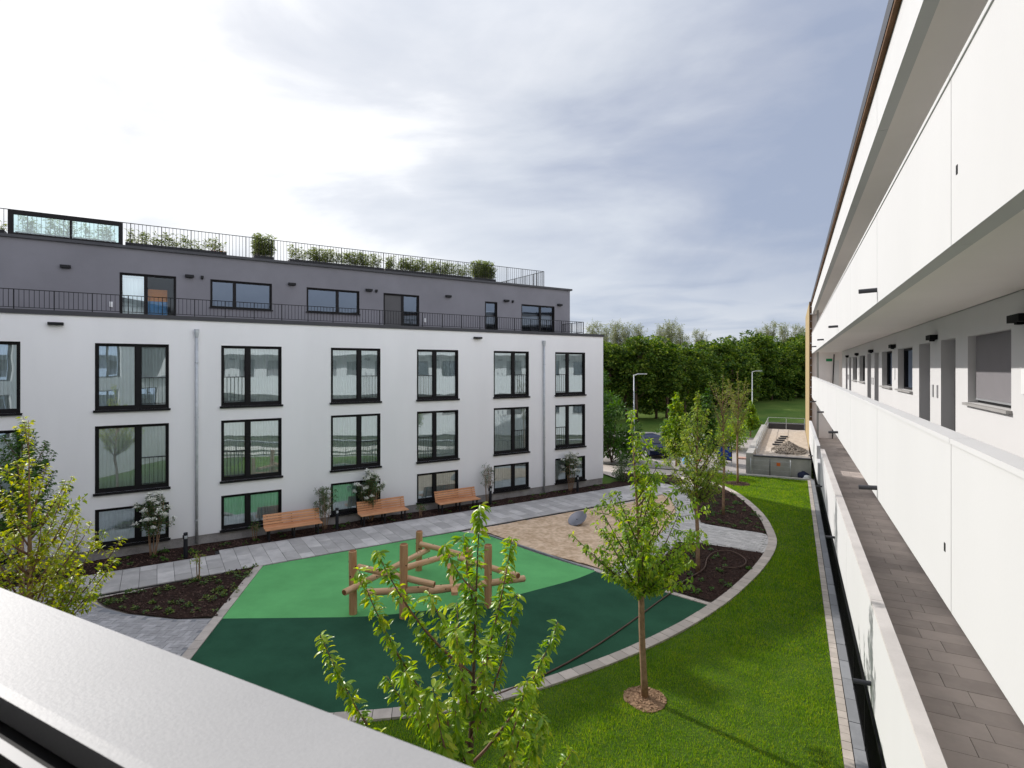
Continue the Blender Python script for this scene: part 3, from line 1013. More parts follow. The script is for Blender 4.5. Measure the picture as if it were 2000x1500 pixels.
def cached(key, f):
    if key not in cache:
        cache[key] = f()
    return cache[key]


def curtain_mesh(w, h, seed):
    rs = random.Random(seed)
    b = B()
    n = 110
    ph = rs.uniform(0, 6)
    pts = []
    for i in range(n + 1):
        x = w * i / n
        fr = 2 * math.pi * (x / 0.105) + ph + 1.2 * math.sin(x * 3.1 + ph)
        pts.append((x, 0.028 * math.sin(fr) + 0.012 * math.sin(fr * 0.37 + 1)))
    for i in range(n):
        (xa, ya), (xb, yb) = pts[i], pts[i + 1]
        b.quad((xa, ya, 0), (xb, yb, 0), (xb, yb * 0.8, h), (xa, ya * 0.8, h))
    return b.mesh('curtain', 'curtain', True)


def win_parts(w, h, mull, bal, sillext=0.07):
    """frame / sill / panes / balustrade meshes; origin at lower right corner seen from outside (u=0), y=0 wall face"""
    fw, dp0, dp1 = 0.055, -0.045, -0.15
    fr = B()
    fr.box(0, dp1, 0, fw, dp0, h)
    fr.box(w - fw, dp1, 0, w, dp0, h)
    fr.box(fw, dp1, h - fw, w - fw, dp0, h)
    fr.box(fw, dp1, 0, w - fw, dp0, 0.10)
    mw = 0.15
    m0, m1 = mull - mw / 2, mull + mw / 2
    fr.box(m0, dp1, 0.10, m1, dp0 - 0.006, h - fw)
    # sash profiles
    for a, b in ((fw, m0), (m1, w - fw)):
        fr.box(a, dp1 + 0.01, 0.10, a + 0.03, dp0 - 0.03, h - fw)
        fr.box(b - 0.03, dp1 + 0.01, 0.10, b, dp0 - 0.03, h - fw)
        fr.box(a + 0.03, dp1 + 0.01, h - fw - 0.03, b - 0.03, dp0 - 0.03, h - fw)
        fr.box(a + 0.03, dp1 + 0.01, 0.10, b - 0.03, dp0 - 0.03, 0.14)
    # lining of the reveal (dark sheet, slightly proud)
    fr.box(-0.018, -0.05, 0.0, 0.001, 0.012, h + 0.016)
    fr.box(w - 0.001, -0.05, 0.0, w + 0.018, 0.012, h + 0.016)
    fr.box(0.001, -0.05, h - 0.001, w - 0.001, 0.012, h + 0.016)
    si = B().box(-sillext, -0.045, -0.035, w + sillext, 0.075, 0.0)
    si.box(-sillext, 0.055, -0.075, w + sillext, 0.076, -0.035)
    panes = []
    for a, b in ((fw + 0.03, m0 - 0.03), (m1 + 0.03, w - fw - 0.03)):
        panes.append(B().quad((a, -0.10, 0.14), (a, -0.10, h - fw - 0.03), (b, -0.10, h - fw - 0.03), (b, -0.10, 0.14)))
    ba = None
    if bal:
        a, b = (fw, m0) if bal == 'R' else (m1, w - fw)
        ba = B()
        zt = 1.08
        ba.box(a - 0.01, -0.035, zt, b + 0.01, -0.015, zt + 0.025)
        ba.box(a - 0.01, -0.035, 0.17, b + 0.01, -0.015, 0.19)
        n = max(4, int((b - a) / 0.12))
        for i in range(1, n):
            x = a + (b - a) * i / n
            ba.box(x - 0.006, -0.031, 0.19, x + 0.006, -0.019, zt)
    return fr, si, panes, ba


widx = 0
for (a, b, side) in COLS:
    w = b - a
    for (z0, z1, tall) in ROWS:
        h = z1 - z0
        mull = w * (0.43 if side == 'R' else 0.57)
        key = (round(w, 2), round(h, 2), side)
        if key not in cache:
            fr, si, panes, ba = win_parts(w, h, mull, side if tall else None)
            cache[key] = (fr.mesh('window', 'frame_metal'), si.mesh('sill', 'frame_metal'), [p.mesh('pane', 'glass') for p in panes],
                          ba.mesh('balustrade', 'dark_metal') if ba else None)
        fm, sm, pms, bm_ = cache[key]
        wn = link('window', fm, bl, (a, 0, z0))
        link('sill', sm, wn)
        for pm in pms:
            link('pane', pm, wn)
        if bm_: link('balustrade', bm_, wn)
        rr = random.Random(widx * 13 + 5)
        k = rr.choice([0, 1, 2])
        ck = ('cur', round(w, 2), round(h, 2), k)
        cm = cached(ck, lambda: curtain_mesh(w - 0.06, h - 0.08, k))
        link('curtain', cm, wn, (0.03, -0.158, 0.04))
        widx += 1

# terrace coping, deck, attic
B().box(-0.05, -0.42, 8.24, SEND, 0.05, 8.385).build('coping', 'coping_metal', bl)
B().box(0.02, -12.9, 8.20, SEND, -0.421, 8.30).build('terrace_deck', 'plinth', bl)
AT = -2.0
at_ops = [(1.92, 4.14, 8.34, 10.0), (5.74, 6.45, 8.34, 10.0), (10.22, 11.98, 8.34, 10.04), (13.18, 15.47, 8.98, 10.03), (16.93, 19.19, 8.96, 10.06),
          (20.41, 22.17, 8.34, 10.06), (26.6, 29.0, 8.96, 10.06), (31, 33, 8.34, 10.06)]
fa = lambda u, z, d: (u, AT - d, z)
wall_grid(0.77, SEND, 8.305, 11.0, at_ops, 0.3, fa).build('attic_wall', 'stucco_grey', bl)
sh = B()
sh.box(0.77, -11.5, 8.305, 1.07, AT - 0.301, 11.0)
sh.box(1.07, -11.5, 8.305, SEND, -11.2, 11.0)
sh.box(SEND - .3, -11.2, 8.305, SEND, AT - 0.301, 11.0)
sh.build('attic_end_wall', 'stucco_grey', bl)
B().box(1.08, -5.0, 8.31, SEND - .31, -4.9, 10.9).build('attic_room_wall', 'interior', bl)
B().box(0.66, -11.6, 11.0, SEND, AT + 0.10, 11.10).build('roof', 'coping_metal', bl)
for i, (a, b, z0, z1) in enumerate(at_ops):
    w, h = b - a, z1 - z0
    door = z0 < 8.5
    fr = B()
    f_ = 0.06
    y0, y1 = AT - 0.16, AT - 0.05
    fr.box(a, y0, z0, a + f_, y1, z1); fr.box(b - f_, y0, z0, b, y1, z1)
    fr.box(a + f_, y0, z1 - f_, b - f_, y1, z1); fr.box(a + f_, y0, z0, b - f_, y1, z0 + f_)
    fr.box(a - 0.02, AT - 0.05, z0, a + 0.001, AT + 0.012, z1 + 0.02); fr.box(b - 0.001, AT - 0.05, z0, b + 0.02, AT + 0.012, z1 + 0.02)
    fr.box(a + .001, AT - 0.05, z1 - .001, b - .001, AT + 0.012, z1 + 0.02)
    if w > 1:
        ms = {10.22: 0.46, 20.41: 0.55, 13.18: .42, 16.93: 0.62, 1.92: 0.42}.get(a, 0.5)
        mx = a + w * ms
        fr.box(mx - 0.06, y0, z0 + f_, mx + 0.06, y1 - 0.005, z1 - f_)
        spans = [(a + f_, mx - 0.06), (mx + 0.06, b - f_)]
    else:
        spans = [(a + f_, b - f_)]
    wn = fr.build('attic_door' if door else 'attic_window', 'frame_metal', bl)
    if not door:
        B().box(a - 0.06, AT - 0.05, z0 - 0.04, b + 0.06, AT + 0.07, z0).build('sill', 'frame_metal', wn)
    for k, (p, q) in enumerate(spans):
        if a == 10.22 and k == 1:
            B().box(p, AT - 0.12, z0 + f_, q, AT - 0.09, z1 - f_).build('door_panel', 'door_paint', wn)
            continue
        B().quad((p, AT - 0.10, z0 + f_), (p, AT - 0.10, z1 - f_), (q, AT - 0.10, z1 - f_), (q, AT - 0.10, z0 + f_)).build('pane', ('glass' if k == 1 else 'glass_clear') if a == 20.41 else 'glass_attic', wn)
    if a == 20.41:
        p, q = spans[1]
        link('curtain', curtain_mesh(q - p, h - .2, 9), wn, (p, AT - 0.4, z0 + 0.08))
        p, q = spans[0]
        B().box(p + 0.2, AT - 0.9, 9.15, q, AT - 0.85, 9.62).build('wall_panel', 'interior_orange', wn)
        B().box(p + 0.2, AT - 0.9, 8.35, q, AT - 0.86, 9.149).build('blue_panel', 'sack_blue', wn)
    if a in (1.92, 5.74):
        for k, (p, q) in enumerate(spans):
            B().box(p, AT - 0.32, z0 + .5, q, AT - 0.30, z1 - .45).build('blind', 'white_plastic', wn)


# railings of the left building
def railing(pts, z0, z1, bar=0.125, post=1.0, name='railing', parent=bl, m='dark_metal', br=0.007):
    b = B()
    for (x0, y0), (x1, y1) in zip(pts[:-1], pts[1:]):
        l = math.hypot(x1 - x0, y1 - y0)
        ux, uy = (x1 - x0) / l, (y1 - y0) / l
        M = Matrix.Rotation(math.atan2(uy, ux), 4, 'Z')
        c = lambda d, z: Matrix.Translation((x0 + ux * d, y0 + uy * d, z)) @ M
        b.obb(c(l / 2, z1 - 0.012), l + 0.03, 0.035, 0.022)
        b.obb(c(l / 2, z0 + 0.07), l, 0.025, 0.018)
        n = int(l / bar)
        for i in range(n + 1):
            d = l * i / n
            if i % int(round(post / bar)) == 0:
                b.obb(c(d, (z0 + z1) / 2), 0.028, 0.034, z1 - z0)
            else:
                b.obb(c(d, (z0 + 0.07 + z1) / 2), br * 2, br * 2, z1 - z0 - 0.09)
    return b.build(name, m, parent)


railing([(SEND - .1, -0.16), (1.30, -0.16), (1.30, -2.6)], 8.385, 9.04, name='terrace_railing')
railing([(SEND - .1, -2.45), (2.32, -2.45), (2.32, -7.5)], 11.10, 12.06, name='roof_railing')
# glazed roof frame
gf = B()
y0, y1 = -2.34, -2.20
gf.box(22.12, y0, 11.10, 22.24, y1, 11.98); gf.box(25.22, y0, 11.10, 25.36, y1, 11.98)
gf.box(22.24, y0, 11.86, 25.22, y1, 11.98); gf.box(22.24, y0, 11.10, 25.22, y1, 11.22)
gf.box(23.62, y0 + 0.005, 11.22, 23.68, y1 - 0.005, 11.86)
go = gf.build('roof_glazing', 'frame_metal', bl)
for p, q in ((22.24, 23.62), (23.68, 25.22)):
    B().quad((p, -2.27, 11.22), (p, -2.27, 11.86), (q, -2.27, 11.86), (q, -2.27, 11.22)).build('pane', 'glass_teal', go)
# wall lamps and small fittings
lamp_me = B().box(-0.15, 0, -0.05, 0.15, 0.13, 0.05).box(-0.10, 0.002, -0.065, 0.10, 0.10, -0.05).mesh('wall_lamp', 'dark_metal')
for s_ in (23.77, 19.94, 16.11, 12.72, 8.63, 5.17, 1.55):
    link('wall_lamp', lamp_me, bl, (s_, AT, 10.13))
sens = B().box(-0.05, 0, -0.05, 0.05, 0.09, 0.05).box(-0.03, 0.0, -0.09, 0.03, 0.05, -0.05).mesh('sensor', 'dark_metal')
for s_ in (19.50, 12.36, 4.75):
    link('sensor', sens, bl, (s_, AT, 10.13))
sock = B().cbox(-0.05, -0.10, 0, 0.05, 0.10, 0.05, 0.012).mesh('socket_box', 'white_plastic')
for s_ in (22.45, 9.9):
    link('socket_box', sock, bl, (s_, AT, 8.86), (R(-90), 0, 0))
over = B().box(-0.20, 0, -0.045, 0.20, 0.16, 0.045).box(-0.17, 0.16, -0.03, 0.17, 0.185, 0.03).mesh('overflow_spout', 'dark_metal')
for s_ in (23.80, 8.06):
    link('overflow_spout', over, bl, (s_, 0, 7.95))
for s_ in (19.80, 4.13):
    dp = B()
    dp.tube([(s_, 0.075, 7.80), (s_, 0.075, 0.10)], 0.05, 10)
    o = dp.build('downpipe', 'galvanised', bl, True)
    B().lathe([(0.055, -0.20), (0.085, -0.02), (0.085, 0.10), (0.0801, 0.101)], 10, (s_, 0.078, 7.82)).build('pipe_head', 'galvanised', o, False)
    for z in (6.7, 4.7, 2.9, 0.95):
        B().lathe([(0.058, -0.025), (0.062, 0), (0.058, 0.025)], 10, (s_, 0.075, z)).build('pipe_bracket', 'galvanised', o, False)

# ------------------------------------------------------------------ right gallery building (world axes: y along, x across)
br = thing('gallery_building', 'long white building with stacked open galleries and solid white parapets', 'building', (1.1, 22, 0), 0)
BR0 = Vector((1.1, 22, 0))


class W(B):
    """builder in world coordinates for children of the gallery building"""
    def build(s, name, m, parent=None, smooth=False, loc=None, rot=None):
        s.v = [(x - BR0.x, y - BR0.y, z - BR0.z) for x, y, z in s.v]
        return link(name, s.mesh(name, m, smooth), parent)


DP = 1.12
YE = 42.0
Y0 = -14.0
joints = [Y0, -9.6, -5.3, -1.0, 1.2, 5.5, 9.85, 14.2, 18.5, 22.85, 27.2, 31.5, 35.8, YE]
for (z0, z1, x0, x1, nm) in ((4.557, 5.90, DP, DP + 0.14, 'parapet_panel'), (7.474, 8.80, DP, DP + 0.14, 'parapet_panel'), (10.045, 10.743, DP, DP + 0.14, 'fascia_panel')):
    for a, b in zip(joints[:-1], joints[1:]):
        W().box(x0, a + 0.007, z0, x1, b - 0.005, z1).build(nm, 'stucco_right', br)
    W().box(x0 + 0.02, Y0, z0 + 0.012, x1 - 0.002, YE - .01, z1 - 0.012).build('parapet_core', 'joint_dark', br)
# lower level: nearer part, then a slightly outward far part
for a, b in zip(joints[:-1], joints[1:]):
    if b > 28:
        continue
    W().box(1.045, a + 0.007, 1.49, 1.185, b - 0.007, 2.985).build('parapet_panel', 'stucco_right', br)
W().box(1.065, Y0, 1.50, 1.183, 27.19, 2.97).build('parapet_core', 'joint_dark', br)
for a, b in ((28.6, 31.5), (31.5, 35.8), (35.8, YE)):
    W().box(0.955, a + 0.007, 1.49, 1.10, b - 0.007, 2.985).build('parapet_panel', 'stucco_right', br)
W().box(0.955, 27.25, 1.49, 1.183, 28.59, 2.4).build('parapet_panel', 'stucco_right', br)
# copings
for a, b in zip(joints[:-1], joints[1:]):
    W().box(DP - 0.012, a + .004, 5.902, DP + 0.152, b - .004, 5.944).build('coping', 'stucco_right', br)
    W().box(DP - 0.012, a + .004, 8.802, DP + 0.152, b - .004, 8.841).build('coping', 'stucco_right', br)
    if b < 28:
        W().box(1.035, a + .004, 2.988, 1.197, b - .004, 3.028).build('coping', 'coping_stone', br)
# gallery slabs (floor above / soffit below)
XW = 2.65
for z0, z1 in ((4.60, 4.86), (7.52, 7.78), (10.10, 10.40)):
    W().box(DP + 0.141, Y0, z0, XW - 0.001, YE, z1).build('gallery_slab', 'soffit', br)
    W().box(DP + 0.141, Y0, z0 - 0.035, DP + 0.20, YE, z0 - 0.001).build('drip_strip', 'soffit', br)
W().box(1.186, Y0, 1.56, XW - 0.001, YE, 1.90).build('gallery_slab', 'soffit', br)
# tiled floor of the lower gallery
gfloor = W().box(1.187, Y0, 1.901, XW - 0.002, YE - .1, 1.94).build('gallery_floor', 'joint_dark', br)
cnt = 0
y = 4.2
k = 0
cutsA, cutsB = [1.20, 1.38, 2.18, 2.64], [1.20, 1.93, 2.64]
while y < YE - 0.5:
    cuts = cutsA if k % 2 else cutsB
    for a, b in zip(cuts[:-1], cuts[1:]):
        W().box(a + .004, y + .004, 1.935, b - .004, y + .396, 1.968 + random.uniform(-.0015, .0015)).build('floor_tile', 'gallery_tile', gfloor)
        cnt += 1
    y += 0.40
    k += 1
for z in (4.862, 7.782):
    W().box(DP + 0.142, Y0, z, XW - 0.002, YE - .1, z + 0.03).build('gallery_floor', 'coping_stone', br)
# back wall with door and window openings, two visible levels + others
PER = 10.2
doors, wins = [], []
for kk in range(-1, 3):
    o = kk * PER
    doors += [(12.70 + o, 13.82 + o), (14.80 + o, 15.98 + o)]
    wins += [(16.80 + o, 18.95 + o), (20.00 + o, 22.10 + o)]
doors = [d for d in doors if Y0 + 0.5 < d[0] and d[1] < YE - 3.4]
wins = [d for d in wins if Y0 + 0.5 < d[0] and d[1] < YE - 3.4]
fr_ = lambda u, z, d: (XW + d, u, z)
for lv, zf in enumerate((1.97, 4.89, 7.81)):
    zt = zf + 2.60 if lv < 2 else 10.10
    ops = [(a, b, zf, zf + 2.17) for a, b in doors] + [(a, b, zf + 1.03, zf + 2.15) for a, b in wins]
    g = wall_grid(Y0, YE - 3.0, zf - 0.3 if lv else 1.2, zt + 0.05, ops, 0.30, fr_)
    w_ = W(); w_.v, w_.f = g.v, g.f
    w_.build('gallery_wall', 'stucco_right', br)
    for a, b in doors:
        o = W().box(XW + 0.225, a, zf, XW + 0.28, b, zf + 2.17).build('door', 'door_paint', br)
        W().tube([(XW + 0.215, a + 0.12, zf + 1.03), (XW + 0.175, a + 0.12, zf + 1.03), (XW + 0.175, a + 0.24, zf + 1.03)], 0.011, 6).build('handle', 'aluminium', o)
        if lv == 1:
            for dy in (0.02,):
                pass
    for wi, (a, b) in enumerate(wins):
        f_ = 0.05
        z0, z1 = zf + 1.03, zf + 2.15
        q = W()
        x0, x1 = XW + 0.14, XW + 0.24
        q.box(x0, a, z0, x1, a + f_, z1); q.box(x0, b - f_, z0, x1, b, z1)
        q.box(x0, a + f_, z0, x1, b - f_, z0 + f_); q.box(x0, a + f_, z1 - f_, x1, b - f_, z1)
        o = q.build('window', 'frame_metal', br)
        W().quad((XW + 0.19, a + f_, z0 + f_), (XW + 0.19, b - f_, z0 + f_), (XW + 0.19, b - f_, z1 - f_), (XW + 0.19, a + f_, z1 - f_)).build('pane', 'glass_attic', o)
        W().box(XW + 0.13, a - 0.05, z0 - 0.045, XW - 0.07, b + 0.05, z0 - 0.002).build('sill', 'sill_stone', o)
        near = a < 12
        W().box(XW + (0.10 if near else 0.225), a + f_, z0 + (0.08 if near else f_), XW + (0.115 if near else 0.235), b - f_, z1 - 0.002).build('roller_blind', 'blind' if near else 'blind_dark', o)
        if near:
            W().box(XW + 0.095, a + f_, z0 + 0.05, XW + 0.12, b - f_, z0 + 0.079).build('blind_rail', 'aluminium', o)
    if lv < 2:
        # lamps between the door pairs and window pairs, bell plates
        for kk in range(-1, 3):
            o = kk * PER
            for yl in (14.30 + o, 19.48 + o):
                if not (Y0 < yl < YE - 3.5): continue
                W().box(XW - 0.13, yl - 0.22, zf + 2.20, XW, yl + 0.22, zf + 2.30).box(XW - 0.10, yl - .05, zf + 2.17, XW - .02, yl + .05, zf + 2.20).build('wall_lamp', 'black_rubber', br)
            for yl in (14.10 + o, 14.50 + o):
                if Y0 < yl < YE - 3.5:
                    W().box(XW - 0.015, yl - 0.05, zf + 1.00, XW, yl + 0.05, zf + 1.26).build('bell_plate', 'grey_plastic', br)
            yl = 19.48 + o
            if Y0 < yl < YE - 3.5:
                W().box(XW - 0.02, yl - 0.09, zf + 1.28, XW, yl + 0.09, zf + 1.60).build('notice_plate', 'white_plastic', br)
# rooms behind
W().box(XW + 0.301, Y0, 1.2, 9.0, YE, 10.39).build('building_core', 'interior', br)
# end stair bay: dim wall across the gallery with a sign
W().box(XW - 1.25, YE - 0.9, 1.97, XW + 0.3, YE - 0.7, 10.09).build('end_wall', 'soffit', br)
W().box(1.30, YE - 2.9, 1.97, 1.42, YE - 2.78, 10.09).build('end_column', 'concrete', br)
for zf in (1.97, 4.89):
    W().box(1.9, YE - 0.92, zf + 2.05, 2.25, YE - 0.901, zf + 2.22).build('exit_sign', 'exit_green', br)
    W().tube([(2.35, YE - 1.0, zf + 2.5), (2.30, YE - 1.0, zf + 1.2), (2.25, YE - 1.0, zf)], 0.03, 6).build('cable', 'black_rubber', br)
    W().box(2.42, YE - 0.93, zf + 0.25, 2.52, YE - 0.902, zf + 0.35).build('wall_box', 'black_rubber', br)
    W().box(2.30, YE - 0.94, zf + 0.1, 2.62, YE - 0.905, zf + 2.1).build('stair_door', 'white_plastic', br)
# rainwater spouts
for z, xf in ((7.67, DP), (4.71, DP), (1.76, 1.045)):
    for yy in (1.7, 9.85, 17.9, 25.9 if xf > 1.1 else 25.4, 34.0):
        if z < 2 and yy > 26:
            W().tube([(0.97, yy, z), (0.74, yy, z - 0.012)], 0.034, 10).build('water_spout', 'galvanised' if False else 'coping_metal', br)
        else:
            W().tube([(xf + 0.02, yy, z), (xf - 0.235, yy, z - 0.012)], 0.034, 10).build('water_spout', 'coping_metal', br)
for (yy, z) in ((5.32, 8.02), (5.70, 5.02)):
    W().box(DP - 0.004, yy - 0.02, z - 0.035, DP + .01, yy + 0.02, z + 0.035).build('fixing_hole', 'black_rubber', br)
# roof edge
W().box(1.055, Y0, 10.745, 9.0, YE + 0.2, 10.80).build('roof_soffit_board', 'fascia_timber', br)
W().box(1.045, Y0, 10.801, 9.0, YE + 0.25, 11.02).build('roof_edge', 'coping_metal', br)
W().box(DP + .141, Y0, 10.41, 9.0, YE, 10.744).build('roof_slab', 'soffit', br)
# timber-clad continuation past the end
W().box(0.97, YE + 0.0, 0.0, 1.13, YE + 0.14, 10.95).build('insulation_edge', 'timber_edge', br)
for i in range(22):
    z = 0.3 + i * 0.49
    W().box(1.02 + 0.03 * (i % 2), YE - 0.03, z, 1.10, YE - 0.001, z + 0.05).build('clip', 'galvanised', br)
for i in range(9):
    W().box(0.965, YE + 0.15 + i * 1.4, 0.0, 1.10, YE + 0.15 + i * 1.4 + 1.385, 10.93).build('cladding_board', 'timber_face', br)
W().box(1.101, YE + 0.141, 0.0, 9.0, YE + 12.7, 10.95).build('end_block', 'soffit', br)
# ground floor in its light well: wall, floor and guard railing
W().box(XW, Y0, -1.2, XW + 0.3, YE, 1.19).build('basement_wall', 'soffit', br)
W().box(1.12, Y0, -1.3, XW, YE, -1.2).build('light_well_floor', 'concrete', br)
W().box(1.105, Y0, -1.2, 1.16, YE, 0.03).build('light_well_wall', 'concrete', br)
gr = thing('guard_railing', 'black picket guard railing along the light well beside the paved strip', 'railing', (1.10, 3.0, 0.0))
gb = B()
l = 38.5
gb.box(-0.02, 0, 1.06, 0.02, l, 1.09)
gb.box(-0.015, 0, 0.10, 0.015, l, 0.13)
for i in range(int(l / 0.115)):
    y = i * 0.115
    gb.box(-0.008, y - 0.008, 0.13, 0.008, y + 0.008, 1.06)
gb.build('bars', 'black_rubber', gr)
for i in range(20):
    B().box(-0.02, i * 2.0, 0.0, 0.02, i * 2.0 + 0.04, 1.06).build('post', 'black_rubber', gr)
B().box(0.03, 0, 1.04, 0.08, l, 1.14).build('handrail', 'galvanised', gr)

# ------------------------------------------------------------------ wall and window ledge the picture is taken from
vb = thing('near_building', 'building wall with the pale metal window ledge in the near left corner', 'building', (-6, 0.4, 0))
V0 = Vector((-6, 0.4, 0))


class Vb(B):
    def build(s, name, m, parent=None, smooth=False, loc=None, rot=None):
        s.v = [(x - V0.x, y - V0.y, z - V0.z) for x, y, z in s.v]
        return link(name, s.mesh(name, m, smooth), parent)


g = wall_grid(-30, 1.04, -0.1, 11.0, [(-2.6, 1.0, 5.90, 8.3)] + [(-6.5 - 4 * i, -4.4 - 4 * i, 5.9, 8.1) for i in range(5)] + [(-2.6 - 4 * i, -0.5 - 4 * i, 3.1, 5.2) for i in range(6)],
              0.26, lambda u, z, d: (u, 0.42 - d, z))
w_ = Vb(); w_.v, w_.f = [(x, y, z) for x, y, z in g.v], [f[::-1] for f in g.f]
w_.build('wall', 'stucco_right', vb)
lip = Vb()
# ledge: outer drip, slightly sloping top, bright inner upstand
xa, xb = -2.9, 1.02
lip.quad((xa, 0.672, 5.935), (xb, 0.672, 5.935), (xb, 0.445, 5.955), (xa, 0.445, 5.955))
lip.quad((xa, 0.672, 5.895), (xb, 0.672, 5.895), (xb, 0.672, 5.935), (xa, 0.672, 5.935))
lip.quad((xa, 0.445, 5.89), (xa, 0.672, 5.89), (xb, 0.672, 5.89), (xb, 0.445, 5.89))
lip.build('ledge', 'ledge_metal', vb)
Vb().box(xa, 0.4265, 5.89, xb, 0.4445, 5.963).build('ledge_upstand', 'ledge_metal', vb)
Vb().box(xa, 0.392, 5.87, xb, 0.426, 5.925).build('frame_gasket', 'black_rubber', vb)
Vb().box(xa, 0.376, 5.87, xb, 0.3915, 5.945).build('window_track', 'grey_plastic', vb)
Vb().box(xa, -0.1, 5.80, xb, 0.3755, 5.92).build('window_frame', 'black_rubber', vb)
for i in range(11):
    x0, x1, z0, z1 = ((-6.5 - 4 * i, -4.4 - 4 * i, 5.9, 8.1) if i < 5 else (-2.6 - 4 * (i - 5), -0.5 - 4 * (i - 5), 3.1, 5.2))
    q = Vb()
    q.box(x0, 0.22, z0, x0 + .07, 0.34, z1); q.box(x1 - .07, 0.22, z0, x1, 0.34, z1)
    q.box(x0 + .07, 0.22, z1 - .07, x1 - .07, 0.34, z1); q.box(x0 + .07, 0.22, z0, x1 - .07, 0.34, z0 + .07)
    q.box((x0 + x1) / 2 - .05, 0.22, z0 + .07, (x0 + x1) / 2 + .05, 0.33, z1 - .07)
    wn = q.build('window', 'frame_metal', vb)
    Vb().quad((x0 + .07, 0.28, z0 + .07), (x1 - .07, 0.28, z0 + .07), (x1 - .07, 0.28, z1 - .07), (x0 + .07, 0.28, z1 - .07)).build('pane', 'glass_attic', wn)
    link('curtain', curtain_mesh(x1 - x0, z1 - z0, 40 + i), wn, (x0 - V0.x, 0.185 - V0.y, z0))
Vb().box(0.98, -6, -0.1, 1.04, 0.155, 11.0).build('side_wall', 'interior', vb)
Vb().box(-30, -6, 4.6, 1.04, 0.155, 4.9).build('floor', 'interior', vb)
Vb().box(-30, -6, 8.4, 1.04, 0.155, 8.7).build('ceiling', 'interior', vb)
Vb().box(-30, -6.2, -0.1, 1.04, -6.0, 11.0).build('back_wall', 'interior', vb)
Vb().box(-30, -6.2, 11.0, 1.04, 0.5, 11.3).build('roof', 'coping_metal', vb)



# ------------------------------------------------------------------ furniture of the court
def make_bench():
    t = thing('bench', 'x', 'bench')
    slat = B().cbox(-1.03, -0.042, -0.018, 1.03, 0.042, 0.018, 0.006).mesh('slat', 'bench_wood')
    for i in range(5):
        link('seat_slat', slat, t, (0, 0.10 + i * 0.098, 0.45))
    for i in range(5):
        link('back_slat', slat, t, (0, 0.035 - 0.030 * i, 0.50 + i * 0.092), (R(-72), 0, 0))
    for x in (-0.88, 0.0, 0.88):
        f = B()
        f.box(x - 0.025, 0.03, 0.0, x + 0.025, 0.09, 0.43)
        f.box(x - 0.025, 0.40, 0.0, x + 0.025, 0.46, 0.43)
        f.box(x - 0.025, 0.03, 0.39, x + 0.025, 0.53, 0.432)
        f.tube([(x, 0.03, 0.42), (x, -0.13, 0.90)], 0.025, 6)
        f.build('leg', 'dark_metal', t)
    return t


b0 = make_bench()
bl_l = ['slatted wooden bench nearest the ledge, left of the bushy shrub', 'slatted wooden bench in the middle, below the white-flowering shrub',
        'slatted wooden bench farthest along the path, nearest the sand']
for i, (s_, t_) in enumerate(((16.62, 0.66), (13.02, 0.58), (9.50, 0.55))):
    o = b0 if i == 0 else copy_tree(b0)
    x, y = L2(s_, t_)
    o.location = (x, y, 0.03)
    o.rotation_euler = (0, 0, RZ_L)
    props(o, bl_l[i], 'bench', 'benches along the facade path')


def make_bollard():
    t = thing('bollard_light', 'x', 'lamp')
    B().lathe([(0.065, 0), (0.065, 0.66), (0.063, 0.665)], 14).build('post', 'bollard', t, False)
    B().lathe([(0.058, 0.66), (0.058, 0.78)], 14).build('light_window', 'lamp_glass', t, True)
    B().lathe([(0.066, 0.78), (0.066, 0.86), (0.060, 0.87)], 14).build('cap', 'bollard', t, False)
    B().box(-0.066, -0.068, 0.655, 0.066, 0.02, 0.785).build('shield', 'bollard', t)
    return t


bo = make_bollard()
for i, (s_, t_, lab) in enumerate(((20.2, 1.40, 'black bollard light standing alone near the galvanised downpipe'), (14.95, 0.85, 'black bollard light between the first and second bench'),
                                   (7.7, 0.65, 'black bollard light beside the thin shrub past the third bench'), (2.5, 0.80, 'black bollard light near the far corner of the building'))):
    o = bo if i == 0 else copy_tree(bo)
    x, y = L2(s_, t_)
    o.location = (x, y, 0.02)
    o.rotation_euler = (0, 0, RZ_L + 0.4)
    props(o, lab, 'lamp', 'bollard lights along the path')

# log climbing frame
lf = thing('log_climbing_frame', 'climbing frame of round wooden posts and slanting logs on the green play surface', 'climbing frame', (-9.0, 12.6, 0.02))
LF0 = Vector((-9.0, 12.6, 0.02))


def log(name, a, b, r, knots=0, seed=0, m='log'):
    a, b = Vector(a), Vector(b)
    l = (b - a).length
    rs = random.Random(seed)
    n = 14
    g = B()
    prof = []
    K = 8
    for k in range(K + 1):
        z = l * k / K
        prof.append((r * (1 + rs.uniform(-.025, .025)), z))
    ch = 0.018
    prof = [(r - ch, 0)] + [(r, ch)] + prof[1:-1] + [(r, l - ch), (r - ch, l)]
    g.lathe(prof, n)
    q = (b - a).to_track_quat('Z', 'Y')
    me = g.mesh(name, m, True)
    autosmooth(me, 35)
    o = link(name, me, lf)
    o.rotation_mode = 'QUATERNION'
    o.rotation_quaternion = q
    o.location = a - LF0
    for z0, nm in ((-0.002, 'end_grain'), (l + 0.002, 'end_grain')):
        B().lathe([(r - ch, -0.001), (r - ch - 0.004, 0.001)], n, (0, 0, z0)).build(nm, 'log_end', o)
    for i in range(knots):
        an = rs.uniform(0, 6.28)
        z = rs.uniform(0.15 * l, 0.9 * l)
        kb = B().lathe([(0.022, -0.012), (0.020, 0.004), (0.006, 0.006)], 8)
        ko = kb.build('knot', 'knot', o)
        ko.location = (r * math.cos(an), r * math.sin(an), z)
        ko.rotation_euler = (0, R(90), an)
    return o


